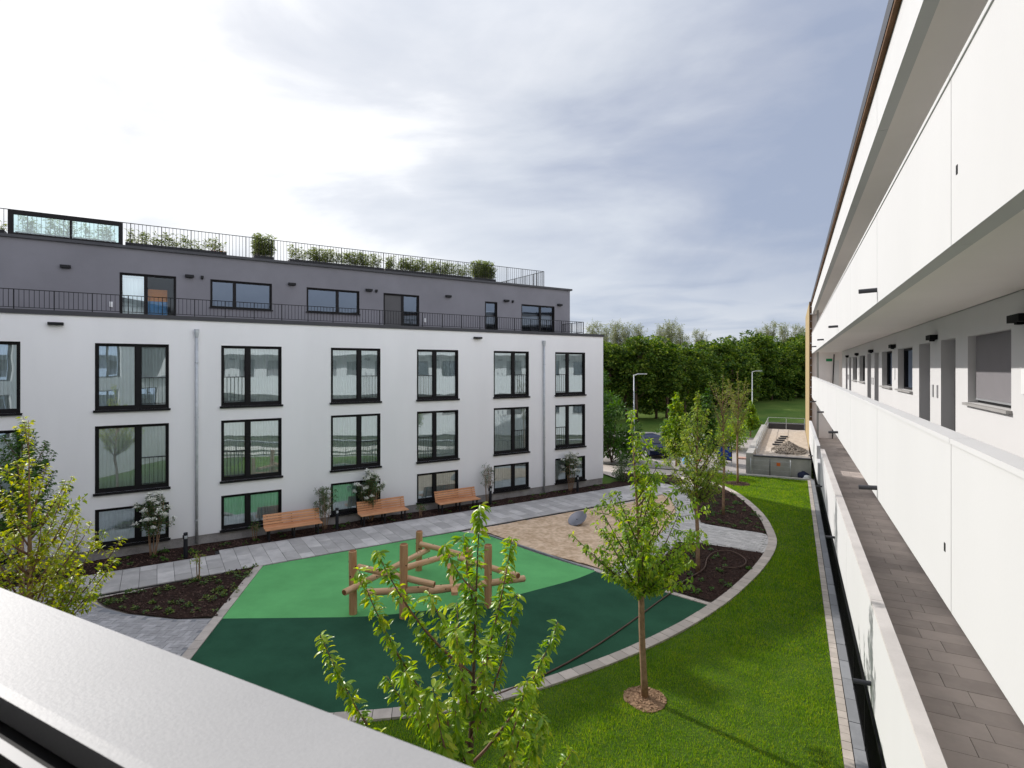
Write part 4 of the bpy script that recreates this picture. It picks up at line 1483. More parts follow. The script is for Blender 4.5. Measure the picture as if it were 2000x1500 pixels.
posts = [((-10.35, 11.11), 1.69), ((-9.02, 11.52), 1.93), ((-10.70, 14.45), 1.28), ((-7.38, 13.08), 1.72), ((-8.98, 14.69), 0.95)]
for i, ((x, y), h) in enumerate(posts):
    log('post', (x, y, 0.0), (x + random.uniform(-.03, .03), y + random.uniform(-.03, .03), h), 0.105, 5, i)
for i, (a, b, r) in enumerate((((-10.13, 10.548, 0.82), (-10.40, 14.559, 0.70), 0.085), ((-10.408, 11.35, 1.17), (-8.205, 11.75, 0.94), 0.085),
                               ((-9.776, 10.95, 0.743), (-8.034, 12.30, 0.70), 0.09), ((-8.486, 11.85, 0.687), (-6.65, 13.864, 0.654), 0.09),
                               ((-9.20, 14.50, 0.623), (-6.55, 13.25, 0.95), 0.085), ((-9.20, 11.70, 1.20), (-9.40, 14.40, 0.75), 0.085),
                               ((-10.59, 14.36, 0.91), (-8.90, 14.75, 0.623), 0.085))):
    log('beam', a, b, r, 6, 20 + i, 'log_pale')
# flat step plank
a, b = Vector((-9.162, 13.90, 0.63)), Vector((-7.75, 12.00, 0.70))
M = Matrix.Translation((a + b) / 2 - LF0) @ (b - a).to_track_quat('X', 'Z').to_matrix().to_4x4()
B().obb(M, (b - a).length, 0.16, 0.08).build('plank', 'log', lf)

# tilted disc in the sand
dt = thing('spinning_disc', 'tilted grey metal disc standing in the sand', 'play disc', (-8.0, 21.75, 0.0))
dm = B().lathe([(0.05, -0.14), (0.26, -0.10), (0.39, -0.02), (0.42, 0.02), (0.405, 0.035), (0.26, 0.0), (0.02, -0.015)], 36)
me = dm.mesh('dish', 'disc_metal', True)
autosmooth(me, 30)
o = link('dish', me, dt, (0, 0, 0.24))
nv = Vector((-0.22, -0.50, 0.80)).normalized()
o.rotation_mode = 'QUATERNION'
o.rotation_quaternion = nv.to_track_quat('Z', 'Y')
B().tube([(0, 0, -0.05), (-0.02, 0.02, 0.22)], 0.05, 10).build('pivot', 'dark_metal', dt, True)

# garden hose
hp = [(-5.9, 8.75, .05), (-5.45, 9.3, .05), (-5.04, 9.95, .045), (-4.43, 11.3, .045), (-3.88, 13.1, .045), (-3.29, 15.6, .045), (-3.05, 16.5, .07), (-2.9, 17.3, .09), (-2.55, 18.5, .09), (-2.58, 19.6, .09), (-2.45, 20.35, .09),
      (-2.05, 20.75, .09), (-1.65, 20.5, .09), (-1.40, 19.95, .09), (-1.45, 19.4, .09), (-1.70, 19.05, .09), (-2.04, 18.98, .09)]
ht = B().tube([tuple(p) for p in catmull(hp, 6)], 0.019, 7).build('garden_hose', 'hose', None, True)
props(ht, 'long brown garden hose snaking over the dark green surface into the bed', 'hose')

# ------------------------------------------------------------------ plants
def bez(a, b, c, n):
    return [a * (1 - t) ** 2 + b * 2 * t * (1 - t) + c * t * t for t in [i / n for i in range(n + 1)]]


class Plant:
    def __init__(s, seed):
        s.rs = np.random.RandomState(seed)
        s.rnd = random.Random(seed)
        s.wood = B()
        s.thin = B()
        s.P, s.A, s.L = [], [], []

    def leaves(s, pts, per_m, ln, start=0.25, droop=0.45, rad=0.03, tip=6, outw=0.9):
        pts = [Vector(p) for p in pts]
        seg = [(b - a).length for a, b in zip(pts[:-1], pts[1:])]
        tot = sum(seg)
        n = max(1, int(tot * per_m * (1 - start)))
        acc = 0
        cum = [0]
        for l in seg:
            acc += l
            cum.append(acc)
        for i in range(n + tip):
            d = tot * (start + (1 - start) * s.rnd.random()) if i < n else tot * (1 - 0.04 * s.rnd.random())
            k = max(j for j in range(len(cum) - 1) if cum[j] <= d + 1e-9)
            f = (d - cum[k]) / max(seg[k], 1e-6)
            p = pts[k].lerp(pts[k + 1], min(1, f))
            dr = (pts[k + 1] - pts[k]).normalized()
            r = Vector(s.rs.normal(size=3))
            r = (r - dr * r.dot(dr)).normalized()
            ax = r * outw + dr * s.rnd.uniform(0.0, 0.7) + Vector((0, 0, -droop * s.rnd.uniform(0.2, 1.6)))
            s.P.append(tuple(p + r * rad * s.rnd.random()))
            s.A.append(tuple(ax))
            s.L.append(ln * s.rnd.uniform(0.55, 1.15))


def tree_from_tips(name, label, base, trunk_top, r0, tips, h_lo, leafm, ln, per_m, seed, barkm='bark', shootm='bark_shoot', droop=0.45, side=3, wl=0.42,
                   group=None, cat='tree', single=0, start=0.2, lean=0.0, upright=0.35, thick=0.012, rad=0.03, fine=False):
    P = Plant(seed)
    rnd = P.rnd
    base = Vector(base)
    top = Vector(trunk_top)
    H = top.z - base.z
    t = thing(name, label, cat, tuple(base), 0, group)
    tp = []
    for i in range(13):
        f = i / 12
        w = 0.025 * H / 5 * math.sin(f * 7 + seed) * min(1, f * 3)
        tp.append(base.lerp(top, f) + Vector((w, w * 0.6 * math.cos(seed), 0)))
    rr = [r0 * (1.2 if i == 0 else 1) * (1 - i / 12) ** (0.35 if i < 5 else 0.35 + 0.14 * (i - 4)) + 0.004 for i in range(13)]
    P.wood.tube([tuple(p - base) for p in tp], rr, 9)

    def at_h(z):
        f = max(0, min(1, (z - base.z) / H)) * 12
        k = min(11, int(f))
        return tp[k].lerp(tp[k + 1], f - k)
    P.leaves([p for p in tp if p.z > base.z + h_lo + (H - h_lo) * 0.5], per_m * 0.9, ln, 0.0, droop, rad)
    for tip in tips:
        tip = Vector(tip)
        hor = math.hypot(tip.x - base.x, tip.y - base.y)
        z0 = max(base.z + h_lo, min(tip.z - 0.25, tip.z - hor * rnd.uniform(0.7, 1.5) - 0.35))
        z0 = min(z0, top.z - 0.15)
        a = at_h(z0)
        c = a.lerp(tip, 0.6)
        c.z = a.z + (tip.z - a.z) * upright
        pts = bez(a, c, tip, 7)
        l = (tip - a).length
        P.thin.tube([tuple(p - base) for p in pts], [max(0.003, thick * min(1.6, 0.5 + l) * (1 - 0.8 * i / 7)) for i in range(8)], 5)
        P.leaves(pts, per_m, ln, start, droop, rad)
        for j in range(side):
            k = rnd.randint(2, 6)
            p = pts[k]
            d = Vector(P.rs.normal(size=3))
            d.z = abs(d.z) * 0.6 + 0.35
            q = p + d.normalized() * l * rnd.uniform(0.12, 0.34)
            m_ = p.lerp(q, 0.5) + Vector((0, 0, -0.03 * l))
            pp = bez(p, m_, q, 4)
            P.thin.tube([tuple(x - base) for x in pp], [0.006, 0.005, 0.004, 0.003, 0.002], 4)
            P.leaves(pp, per_m, ln, 0.15, droop, rad, 4)
    P.wood.build('trunk', barkm, t, True)
    P.thin.build('branches', shootm, t, True)
    pos, ax, L = np.array(P.P) - np.array(base), np.array(P.A), np.array(P.L)
    if single:
        cd = np.linalg.norm(np.array(P.P) - np.array((0, 0, 6.5)), axis=1)
        order = np.argsort(cd - L * 8)
        near, rest = order[:single], order[single:]
        V, F = leaf_arrays(np.zeros((1, 3)), np.array([[1.0, 0, 0]]), [1.0], [wl], np.random.RandomState(1), LT8, LF8, up=np.array([0, 0, 100.0]))
        lm = npmesh('leaf', V, F, leafm)
        for i in near:
            a = Vector(ax[i]).normalized()
            up = Vector((rnd.gauss(0, .45), rnd.gauss(0, .45), 1))
            sd = up.cross(a).normalized()
            nr = a.cross(sd)
            M = Matrix((a, sd, nr)).transposed().to_4x4()
            o = link('leaf', lm, t)
            o.matrix_local = Matrix.Translation(Vector(pos[i])) @ M @ Matrix.Diagonal((L[i], L[i], L[i], 1))
        pos, ax, L = pos[rest], ax[rest], L[rest]
    o = leaf_object('crown', leafm, t, pos, ax, L, L * wl, P.rs, **(dict(tmpl=LT8, faces=LF8) if fine else {}))
    if single: o['kind'] = 'stuff'
    return t


def envelope_tips(base, zlo, zhi, rmax, n, seed, shape='oval'):
    rnd = random.Random(seed)
    out = []
    for i in range(n):
        f = (i + rnd.random()) / n
        z = zlo + (zhi - zlo) * f
        if shape == 'oval':
            r = rmax * math.sin(math.pi * min(1, 0.14 + 0.86 * f)) ** 0.75
        elif shape == 'cone':
            r = rmax * (1 - f) ** 0.7 + 0.08
        else:
            r = rmax * (0.35 + 0.65 * f)
        a = i * 2.399 + rnd.uniform(-.5, .5)
        r *= rnd.uniform(0.55, 1.08)
        out.append((base[0] + r * math.cos(a), base[1] + r * math.sin(a), z + rnd.uniform(-.1, .15)))
    return out


FT = [(-3.508, 3.377, 4.281), (-3.359, 3.901, 4.852), (-3.434, 3.751, 4.726), (-2.698, 4.013, 4.962), (-2.711, 4.343, 4.961), (-2.402, 4.725, 4.876),
      (-2.641, 3.706, 4.662), (-2.285, 3.55, 4.532), (-2.206, 3.926, 4.246), (-2.224, 4.478, 4.458), (-1.932, 4.739, 4.158), (-2.569, 3.294, 4.256), (-2.324, 3.306, 4.181),
      (-1.971, 4.159, 3.898), (-3.08, 3.707, 3.885), (-1.77, 4.709, 3.05), (-2.564, 4.193, 4.545), (-3.302, 3.37, 3.579), (-1.776, 4.033, 3.726), (-2.75, 3.3, 3.6), (-2.1, 3.4, 3.5), (-3.05, 3.5, 3.3),
      (-2.9, 4.0, 4.15), (-2.4, 3.7, 3.9), (-1.9, 4.4, 3.4), (-2.95, 4.6, 4.2), (-2.15, 4.85, 3.7), (-2.5, 4.55, 4.15), (-2.75, 3.55, 4.05)]
tree_from_tips('cherry_tree', 'young cherry tree with upright leafy shoots, nearest the camera, before the climbing frame', (-2.66, 4.02, 0), (-2.40, 4.15, 5.32), 0.045, FT, 2.2,
               'leaf_spring', 0.098, 165, 4, 'bark_dark', 'bark_shoot', droop=0.8, side=0, wl=0.40, single=290, start=0.18, upright=0.30, thick=0.010, rad=0.02, fine=True)
LTP = [(-11.098, 4.454, 5.7), (-11.123, 4.778, 5.114), (-10.97, 5.081, 4.864), (-10.548, 4.959, 4.447), (-10.195, 5.362, 3.489), (-9.799, 4.891, 4.129), (-10.925, 4.094, 4.82),
       (-11.459, 4.495, 5.214), (-11.804, 4.096, 4.492), (-10.19, 4.58, 4.72), (-9.871, 4.854, 3.151), (-11.485, 4.37, 4.048), (-10.357, 4.383, 4.262), (-9.86, 4.635, 3.625), (-11.324, 4.115, 3.721)]
LTP = [(x - 0.15, y, z - (0.25 if i else 0)) for i, (x, y, z) in enumerate(LTP)]
LTP += envelope_tips((-11.1, 4.5), 2.6, 4.6, 1.35, 26, 12)
tree_from_tips('cherry_tree', 'sunlit yellow-green young tree at the left edge behind the ledge', (-11.1, 4.5, 0), (-11.1, 4.46, 5.65), 0.06, LTP, 1.9,
               'leaf_yellow', 0.090, 84, 21, 'bark', 'bark_shoot', droop=0.4, side=3, wl=0.45, start=0.25, upright=0.4)
tree_from_tips('cherry_tree', 'shaded darker green young tree against the facade at the left edge', (-19.3, 7.6, 0), (-19.3, 7.6, 5.0), 0.06, envelope_tips((-19.3, 7.6), 2.2, 4.8, 1.25, 46, 5), 1.7,
               'leaf_mid', 0.105, 80, 33, 'bark', 'bark_shoot', droop=0.4, side=3, wl=0.5)
t2t = envelope_tips((-2.59, 10.87), 2.20, 4.65, 1.42, 42, 8) + [(-2.66, 10.8, 5.25), (-2.5, 10.95, 5.1)]
tree_from_tips('cherry_tree', 'leafy young tree with straight stem in a bark ring on the sunny lawn', (-2.59, 10.87, 0), (-2.80, 10.70, 5.68), 0.062, t2t, 2.05,
               'leaf_fresh', 0.118, 62, 42, 'bark', 'bark_dark', droop=0.75, side=3, wl=0.42, upright=0.55, fine=True)
t3t = envelope_tips((-2.71, 18.41), 2.4, 5.3, 1.05, 46, 18) + [(-2.7, 18.4, 5.6)]
tree_from_tips('cherry_tree', 'pale leafy young tree standing in the bed with the hose', (-2.71, 18.41, 0), (-2.75, 18.41, 5.75), 0.06, t3t, 2.2,
               'leaf_pale', 0.115, 52, 52, 'bark', 'bark_dark', droop=0.4, side=4, wl=0.45, upright=0.5)
t4t = envelope_tips((-2.75, 26.04), 3.2, 5.9, 0.8, 26, 28, 'v')
tree_from_tips('young_tree', 'thin reddish young tree with sparse twigs in the pointed bed', (-2.75, 26.04, 0), (-2.75, 26.0, 6.2), 0.055, t4t, 2.9,
               'leaf_sparse', 0.09, 20, 62, 'bark', 'bark_shoot', droop=0.2, side=4, wl=0.4, upright=0.3)
t5t = envelope_tips((-2.77, 33.44), 3.0, 6.0, 1.1, 34, 38, 'v')
tree_from_tips('young_tree', 'sparse yellowish young tree in a dark bark ring at the lawn end', (-2.77, 33.44, 0), (-2.77, 33.4, 6.3), 0.055, t5t, 2.6,
               'leaf_sparse', 0.11, 32, 72, 'bark', 'bark_shoot', droop=0.1, side=4, wl=0.4, upright=0.25)
for i, (x, y, h, r, lab) in enumerate(((-6.9, 37.6, 4.9, 1.25, 'conical bright green tree behind the lawn, left of its neighbour'), (-5.3, 40.4, 5.1, 1.15, 'conical green tree behind the lawn, right of its neighbour'),
                                       (-3.6, 57.0, 3.4, 1.0, 'small bushy green tree beside the far ramp wall'))):
    tree_from_tips('young_tree', lab, (x, y, 0), (x, y, h), 0.06, envelope_tips((x, y), 0.9, h - .2, r, 56, 80 + i, 'cone'), 0.6,
                   ['leaf_fresh', 'leaf_mid', 'leaf_fresh'][i], 0.19, 52, 90 + i, 'bark', 'bark_shoot', droop=0.4, side=4, wl=0.6, upright=0.5)


def ring(name, label, x, y, r, m, chipm, seed):
    rs = random.Random(seed)
    pts = [(x + r * (1 + rs.uniform(-.1, .1)) * math.cos(a), y + r * (1 + rs.uniform(-.1, .1)) * math.sin(a)) for a in [k * math.pi / 9 for k in range(18)]]
    zf = lambda a, b: 0.012 + 0.05 * max(0, 1 - math.hypot(a - x, b - y) / r)
    height_sheet(name, pts, 0.15, zf, m)
    chips('bark_chips', label, pts, 900, chipm, np.random.RandomState(seed), (0.02, 0.06), zf)


ring('tree_ring', 'light bark chips around the tree on the sunny lawn', -2.59, 10.87, 0.42, 'chip_light', 'chip_light', 3)
ring('tree_ring', 'dark bark chips around the sparse tree at the lawn end', -2.77, 33.44, 0.68, 'soil', 'chip', 4)


# shrubs in front of the facade
def shrub(name, label, s_, t_, h, w, n, leafm, ln, per_m, seed, flowers=0, vase=True):
    x, y = L2(s_, t_)
    P = Plant(seed)
    t = thing(name, label, 'shrub', (x, y, 0.02))
    tips = []
    nst = 6 if n > 10 else 3
    for i in range(nst):
        a = i * 2.4 + P.rnd.uniform(-.4, .4)
        zt = h * P.rnd.uniform(0.62, 0.9)
        rt = w * P.rnd.uniform(0.15, 0.5)
        top_ = Vector((rt * math.cos(a), rt * math.sin(a), zt))
        pts = bez(Vector((0.06 * math.cos(a), 0.06 * math.sin(a), -0.05)), Vector((top_.x * 0.8, top_.y * 0.8, zt * 0.45)), top_, 8)
        P.wood.tube([tuple(p) for p in pts], [0.016 * (1 - 0.7 * k / 8) + 0.003 for k in range(9)], 5)
        for j in range(max(3, int(n * 1.9 / nst))):
            p = pts[P.rnd.randint(3, 8)]
            a2 = P.rnd.uniform(0, 6.283)
            f = P.rnd.uniform(0.42, 1.0)
            r2 = w * math.sqrt(P.rnd.uniform(0.1, 1)) * math.sin(math.pi * min(0.97, 0.22 + 0.68 * (f - 0.3) / 0.7))
            q = Vector((r2 * math.cos(a2), r2 * math.sin(a2), max(h * f, p.z + 0.08)))
            q = p.lerp(q, 0.85)
            c = p.lerp(q, 0.5) + Vector((0, 0, -0.06))
            pp = bez(p, c, q, 4)
            P.wood.tube([tuple(x_) for x_ in pp], [0.007, 0.006, 0.005, 0.004, 0.002], 4)
            P.leaves(pp, per_m * 1.5, ln, 0.2, 0.25, 0.06, 7)
            tips.append(q)
    P.wood.build('stems', 'bark', t, True)
    leaf_object('foliage', leafm, t, np.array(P.P), np.array(P.A), np.array(P.L), np.array(P.L) * 0.5, P.rs)
    if flowers:
        fp, fa_, fl = [], [], []
        up = sorted(tips, key=lambda p: -p.z)[:flowers]
        for p in up:
            for k in range(34):
                d = P.rs.normal(size=3)
                d[2] = abs(d[2])
                d /= np.linalg.norm(d)
                fp.append(np.array(p) + d * P.rnd.uniform(0.01, 0.09)); fa_.append(d); fl.append(0.055)
        leaf_object('blossom', 'flower_white', t, np.array(fp), np.array(fa_), np.array(fl), np.array(fl) * 0.8, P.rs)
    return t


shrub('flowering_shrub', 'white-flowering shrub left of the downpipe, in front of the basement window', 21.15, 0.55, 2.35, 0.78, 26, 'leaf_shrub', 0.085, 62, 101, 70)
shrub('shrub', 'bushy dark shrub with fine leaves between the first and second bench', 15.35, 0.5, 1.85, 0.68, 24, 'leaf_shrub', 0.070, 54, 102)
shrub('flowering_shrub', 'white-flowering shrub behind the middle bench', 13.45, 0.42, 2.35, 0.82, 26, 'leaf_shrub', 0.085, 60, 103, 80)
shrub('shrub', 'thin twiggy shrub beside the farthest bench', 7.75, 0.45, 2.05, 0.48, 20, 'leaf_shrub', 0.06, 36, 104)
shrub('flowering_shrub', 'white-flowering shrub near the far corner of the building', 2.75, 0.5, 2.15, 0.72, 24, 'leaf_shrub', 0.085, 60, 105, 64)
shrub('shrub', 'small dark shrub at the facade left of the flowering shrub', 23.3, 0.5, 1.0, 0.42, 12, 'leaf_shrub', 0.05, 26, 106)
shrub('shrub', 'low twiggy plant at the foot of the downpipe wall', 17.9, 0.45, 0.75, 0.35, 9, 'leaf_mid', 0.06, 22, 107)
shrub('shrub', 'slender seedling rising from the top edge of the triangular bed', 19.95, 3.85, 0.95, 0.28, 6, 'leaf_pale', 0.07, 22, 108)
shrub('shrub', 'low green plant between the second and third bench', 11.3, 0.7, 0.55, 0.35, 8, 'leaf_mid', 0.06, 24, 109)


def groundcover(name, label, poly, n, seed, size=0.16, leafm='leaf_cover'):
    rs = np.random.RandomState(seed)
    x, y = scatter(poly, n, rs)
    pp, aa, ll = [], [], []
    for a, b in zip(x, y):
        r = size * rs.uniform(0.5, 1.3)
        for k in range(int(rs.uniform(14, 34))):
            d = rs.normal(size=3); d[2] = abs(d[2]) * 0.8 + 0.1
            d /= np.linalg.norm(d)
            pp.append((a + d[0] * r * rs.uniform(0.1, .8), b + d[1] * r * rs.uniform(.1, .8), 0.05 + d[2] * r * rs.uniform(.1, .7)))
            d[2] *= 0.4
            aa.append(d); ll.append(rs.uniform(0.035, 0.085))
    o = leaf_object(name, leafm, None, np.array(pp), np.array(aa), np.array(ll), np.array(ll) * 0.75, rs)
    props(o, label, 'ground cover', kind='stuff')


groundcover('ground_cover', 'low green ground cover in the triangular bed', BED_TRI, 8.0, 1, 0.13)
groundcover('ground_cover', 'scattered low green plants along the foot of the facade', [L2(26, 0.2), L2(26, 1.5), L2(19.4, 1.5), L2(19.4, 1.0), L2(0.5, 1.0), L2(0.5, 0.2)], 2.2, 2, 0.12, 'leaf_mid')
groundcover('ground_cover', 'scattered small green plants in the bed with the hose', BED_LOW, 2.4, 3, 0.11, 'leaf_mid')
groundcover('ground_cover', 'scattered small green plants in the pointed bed', BED_UP, 4.0, 4, 0.12, 'leaf_mid')
groundcover('ground_cover', 'low plants in the far bed beside the building end', BED_FAR, 3.0, 6, 0.2, 'leaf_mid')


# roof terrace plants in troughs
def bamboo(label, s0, s1, h, n, seed, dense=1.0, leafm='leaf_bamboo', trough=True, wide=0.22, red=False, cat='plant'):
    sc = (s0 + s1) / 2
    x, y = L2(sc, -3.0)
    t = thing('roof_planting', label, cat, (x, y, 11.10), RZ_L)
    P = Plant(seed)
    half = abs(s1 - s0) / 2
    for i in range(n):
        bx, by = P.rnd.uniform(-half, half), P.rnd.uniform(-wide, wide)
        hh = h * P.rnd.uniform(0.55, 1.0)
        lx, ly = P.rnd.gauss(0, 0.10), P.rnd.gauss(0, .08)
        pts = bez(Vector((bx, by, 0.25)), Vector((bx, by, hh * 0.6)), Vector((bx + lx, by + ly, hh)), 4)
        P.wood.tube([tuple(p) for p in pts], [0.006, 0.005, 0.005, 0.004, 0.002], 4)
        P.leaves(pts, 44 * dense, 0.16, 0.1, 0.1, 0.04, 3)
    P.wood.build('stems', 'bark_grey', t)
    leaf_object('foliage', leafm, t, np.array(P.P), np.array(P.A), np.array(P.L), np.array(P.L) * 0.28, P.rs)
    if trough:
        b = B().box(-half - 0.05, -0.26, 0.0, half + 0.05, 0.26, 0.27)
        b.build('trough', 'planter', t)
    if red:
        fp = np.stack([P.rs.uniform(-half, -half + .5, 60), P.rs.uniform(-.2, .25, 60), P.rs.uniform(.2, .36, 60)], 1)
        leaf_object('blossom', 'flower_red', t, fp, P.rs.normal(size=(60, 3)), np.full(60, .07), np.full(60, .06), P.rs)
    return t


bamboo('thin bamboo in a trough behind the left end of the roof railing', 25.6, 29.0, 1.0, 60, 301, 0.8)
bamboo('thin bamboo behind the glazed roof frame', 22.4, 25.2, 0.9, 60, 309, 0.9)
bamboo('sparse bamboo row in a trough right of the roof glazing', 20.4, 22.0, 0.85, 44, 302, 0.9)
bamboo('sparse bamboo with red flowers at the end of its trough', 18.6, 20.3, 0.85, 30, 303, 1.0, red=True)
bamboo('round bushy bamboo standing alone above the roof edge', 16.75, 17.45, 1.25, 60, 304, 1.6, wide=0.32)
bamboo('left half of the long green bamboo hedge on the roof', 11.8, 16.0, 0.95, 150, 305, 1.1)
bamboo('right half of the long green bamboo hedge on the roof', 6.9, 11.6, 0.95, 170, 306, 1.1)
bamboo('taller bushy bamboo at the right end of the roof hedge', 5.4, 6.6, 1.25, 90, 307, 1.6, wide=0.3)

# ------------------------------------------------------------------ far court: deck, fence, lamps, car
dk = thing('garage_deck', 'concrete garage deck with gravel roof beyond the end of the lawn', 'deck', (0, 45, 0))
D0 = Vector((0, 45, 0))


class Dk(B):
    def build(s, name, m, parent=None, smooth=False, loc=None, rot=None):
        s.v = [(x - D0.x, y - D0.y, z - D0.z) for x, y, z in s.v]
        return link(name, s.mesh(name, m, smooth), parent)


Dk().box(-2.58, 36.75, -0.1, -2.18, 56, 1.30).build('side_wall', 'concrete', dk)
Dk().box(-2.17, 36.8, -0.1, 0.95, 37.05, 1.12).build('front_wall', 'concrete', dk)
Dk().box(-2.17, 36.76, 1.121, 0.95, 37.08, 1.19).build('front_coping', 'coping_metal', dk)
Dk().box(-2.17, 55.7, 0.9, 3.5, 56, 1.55).build('back_upstand', 'coping_metal', dk)
Dk().box(-2.17, 37.06, -0.1, 0.95, 55.69, 0.80).build('slab', 'concrete', dk)
gm = height_sheet('gravel', [(-2.17, 37.09), (0.95, 37.09), (0.95, 55.69), (-2.17, 55.69)], 0.4,
                  lambda x, y: 0.98 + 0.04 * fbm(x, y, 1.2, 2) + 0.62 * max(0, 1 - math.hypot((x + 0.25) * 0.9, (y - 41.2) * 0.42)) ** 1.2, 'gravel')
gm.parent = dk
gm.location = -D0
gm['kind'] = 'stuff'
hx, hy = scatter([(-1.3, 39.2), (0.8, 39.2), (0.8, 43.2), (-1.3, 43.2)], 240, np.random.RandomState(4))
kk = np.hypot((hx + 0.25) * 0.9, (hy - 41.2) * 0.42) < 0.95
hx, hy = hx[kk], hy[kk]
hz_ = 0.98 + 0.62 * np.maximum(0, 1 - np.hypot((hx + 0.25) * 0.9, (hy - 41.2) * 0.42)) ** 1.2 + 0.02
T_ = np.array([(-.5, -.5, 0), (.5, -.5, 0), (.5, .5, 0), (-.5, .5, 0), (0, 0, 0.5)])
F_ = np.array([(0, 1, 4), (1, 2, 4), (2, 3, 4), (3, 0, 4)])
rs_ = np.random.RandomState(5)
Vv, Ff = leaf_arrays(np.stack([hx, hy, hz_], 1), rs_.normal(size=(len(hx), 3)), rs_.uniform(.05, .14, len(hx)), rs_.uniform(.05, .1, len(hx)), rs_, T_, F_)
props(link('gravel_heap', npmesh('gravel_heap', Vv, Ff, 'gravel_dark')), 'heap of darker gravel on the deck', 'gravel heap', kind='stuff')
step_me = B().cbox(-0.28, -0.2, 0, 0.28, 0.2, 0.06, 0.01).mesh('step_plate', 'planter')
for i in range(5):
    o = link('step_plate', step_me, None, (-1.05 + 0.10 * i, 44.0 + i * 1.35, 1.0))
    props(o, 'dark flat plate lying in a row on the gravel deck', 'plate', 'dark plates on the gravel deck')
dr = thing('deck_railing', 'thin galvanised railing around the gravel deck', 'railing', (-2.0, 37.3, 1.0))
db = B()
for (x0, y0, x1, y1) in ((0, 0, 0, 18.2), (0, 18.2, 2.9, 18.2)):
    n = int(max(abs(x1 - x0), abs(y1 - y0)) / 1.45)
    for i in range(n + 1):
        f = i / n
        db.tube([(x0 + (x1 - x0) * f, y0 + (y1 - y0) * f, -0.1), (x0 + (x1 - x0) * f, y0 + (y1 - y0) * f, 1.02)], 0.018, 6)
    for z in (1.02, 0.52):
        db.tube([(x0, y0, z), (x1, y1, z)], 0.018, 6)
db.build('rails', 'galvanised', dr)
B().tube([(0, 0.0, 0.2), (2.9, 0.0, 0.2)], 0.014, 6).build('front_rail', 'galvanised', dr)

fe = thing('mesh_fence', 'steel mesh construction fence in front of the concrete deck wall', 'fence', (-2.3, 36.55, 0))
fb = B()
for z in (0.08, 0.36, 0.64, 0.92):
    fb.box(0, -0.006, z, 2.15, 0.006, z + 0.012)
for i in range(37):
    fb.box(i * 0.06 - 0.003, -0.004, 0.05, i * 0.06 + 0.003, 0.004, 0.98)
fb.build('wire_mesh', 'galvanised', fe)
for x in (0.0, 1.06, 2.16):
    B().tube([(x, 0, 0), (x, 0, 1.05)], 0.022, 8).build('post', 'galvanised' if x != 1.06 else 'bollard', fe, True)
B().box(1.42, -0.012, 0.66, 1.62, -0.007, 0.86).build('warning_plate', 'cone_orange', fe)

# clutter near the foot of the building end
def sack(name, label, loc, sx, sy, sz, m, seed, cat='sack'):
    bm = bmesh.new()
    bmesh.ops.create_icosphere(bm, subdivisions=3, radius=1)
    for v in bm.verts:
        n = mnoise.noise(v.co * 1.7 + Vector((seed, 0, 0)))
        v.co *= 1 + 0.22 * n
        v.co = Vector((v.co.x * sx, v.co.y * sy, max(-0.62, v.co.z) * sz + 0.62 * sz))
    me = bpy.data.meshes.new(name)
    for f in bm.faces: f.smooth = True
    bm.to_mesh(me); bm.free()
    me.materials.append(MATS[m])
    o = link(name, me, None, loc)
    props(o, label, cat)
    return o


sack('sack', 'dark navy sack lying at the foot of the timber-clad end', (0.55, 36.75, 0.0), 0.34, 0.26, 0.26, 'navy_cloth', 1)
sack('sack', 'pale sack beside the navy one near the building end', (0.72, 36.55, 0.0), 0.22, 0.20, 0.17, 'sack_white', 2)
sack('sack', 'light blue and pale sack seen through the young trees', (-6.45, 38.9, -0.02), 0.32, 0.28, 0.42, 'sack_blue', 3)
sack('sack', 'white sack beside the light blue one behind the young trees', (-6.05, 38.7, -0.02), 0.22, 0.22, 0.30, 'sack_white', 4)
pk = B().box(-0.6, -0.3, 0, 0.6, 0.3, 0.10).build('timber_pallet', 'pink_stone', None, False, (-2.95, 43.0, -0.02))
props(pk, 'reddish stack of stones beside the ramp wall', 'stones')
tc_ = thing('traffic_cone', 'white and orange traffic cone seen through the young trees', 'cone', (-5.95, 40.6, -0.02))
B().lathe([(0.16, 0.02), (0.05, 0.62), (0.03, 0.64)], 14).build('body', 'sack_white', tc_, True)
B().lathe([(0.175, 0.02), (0.128, 0.24)], 14).build('band', 'cone_orange', tc_, True)
B().box(-0.2, -0.2, 0, 0.2, 0.2, 0.02).build('base', 'cone_orange', tc_)

nb = thing('site_board', 'dark framed board with two blue panels on posts behind the lawn', 'sign', (-4.1, 39.6, -0.02), R(-27))
B().box(-0.55, -0.03, 0.35, 0.55, 0.0, 1.30).build('frame', 'dark_metal', nb)
for x0, x1 in ((-0.49, -0.04), (0.04, 0.49)):
    B().box(x0, -0.045, 0.42, x1, -0.031, 1.23).build('panel', 'board_blue', nb)
for x in (-0.5, 0.46):
    B().box(x, 0.001, 0, x + 0.05, 0.05, 1.2).build('post', 'galvanised', nb)


def street_lamp(label, x, y, h, rz):
    t = thing('street_lamp', label, 'street lamp', (x, y, -0.05), rz, 'street lamps behind the court')
    B().tube([(0, 0, 0), (0, 0, 0.9), (0, 0, 0.95), (0, 0, h)], [0.07, 0.07, 0.05, 0.038], 10).build('pole', 'galvanised', t, True)
    B().tube([(0, 0, h - 0.03), (0.45, 0, h + 0.06)], 0.025, 8).build('arm', 'galvanised', t, True)
    B().box(0.3, -0.12, h + 0.035, 0.95, 0.12, h + 0.10).build('lamp_head', 'galvanised', t)
    B().box(0.45, -0.09, h + 0.025, 0.9, 0.09, h + 0.034).build('diffuser', 'lamp_glass', t)


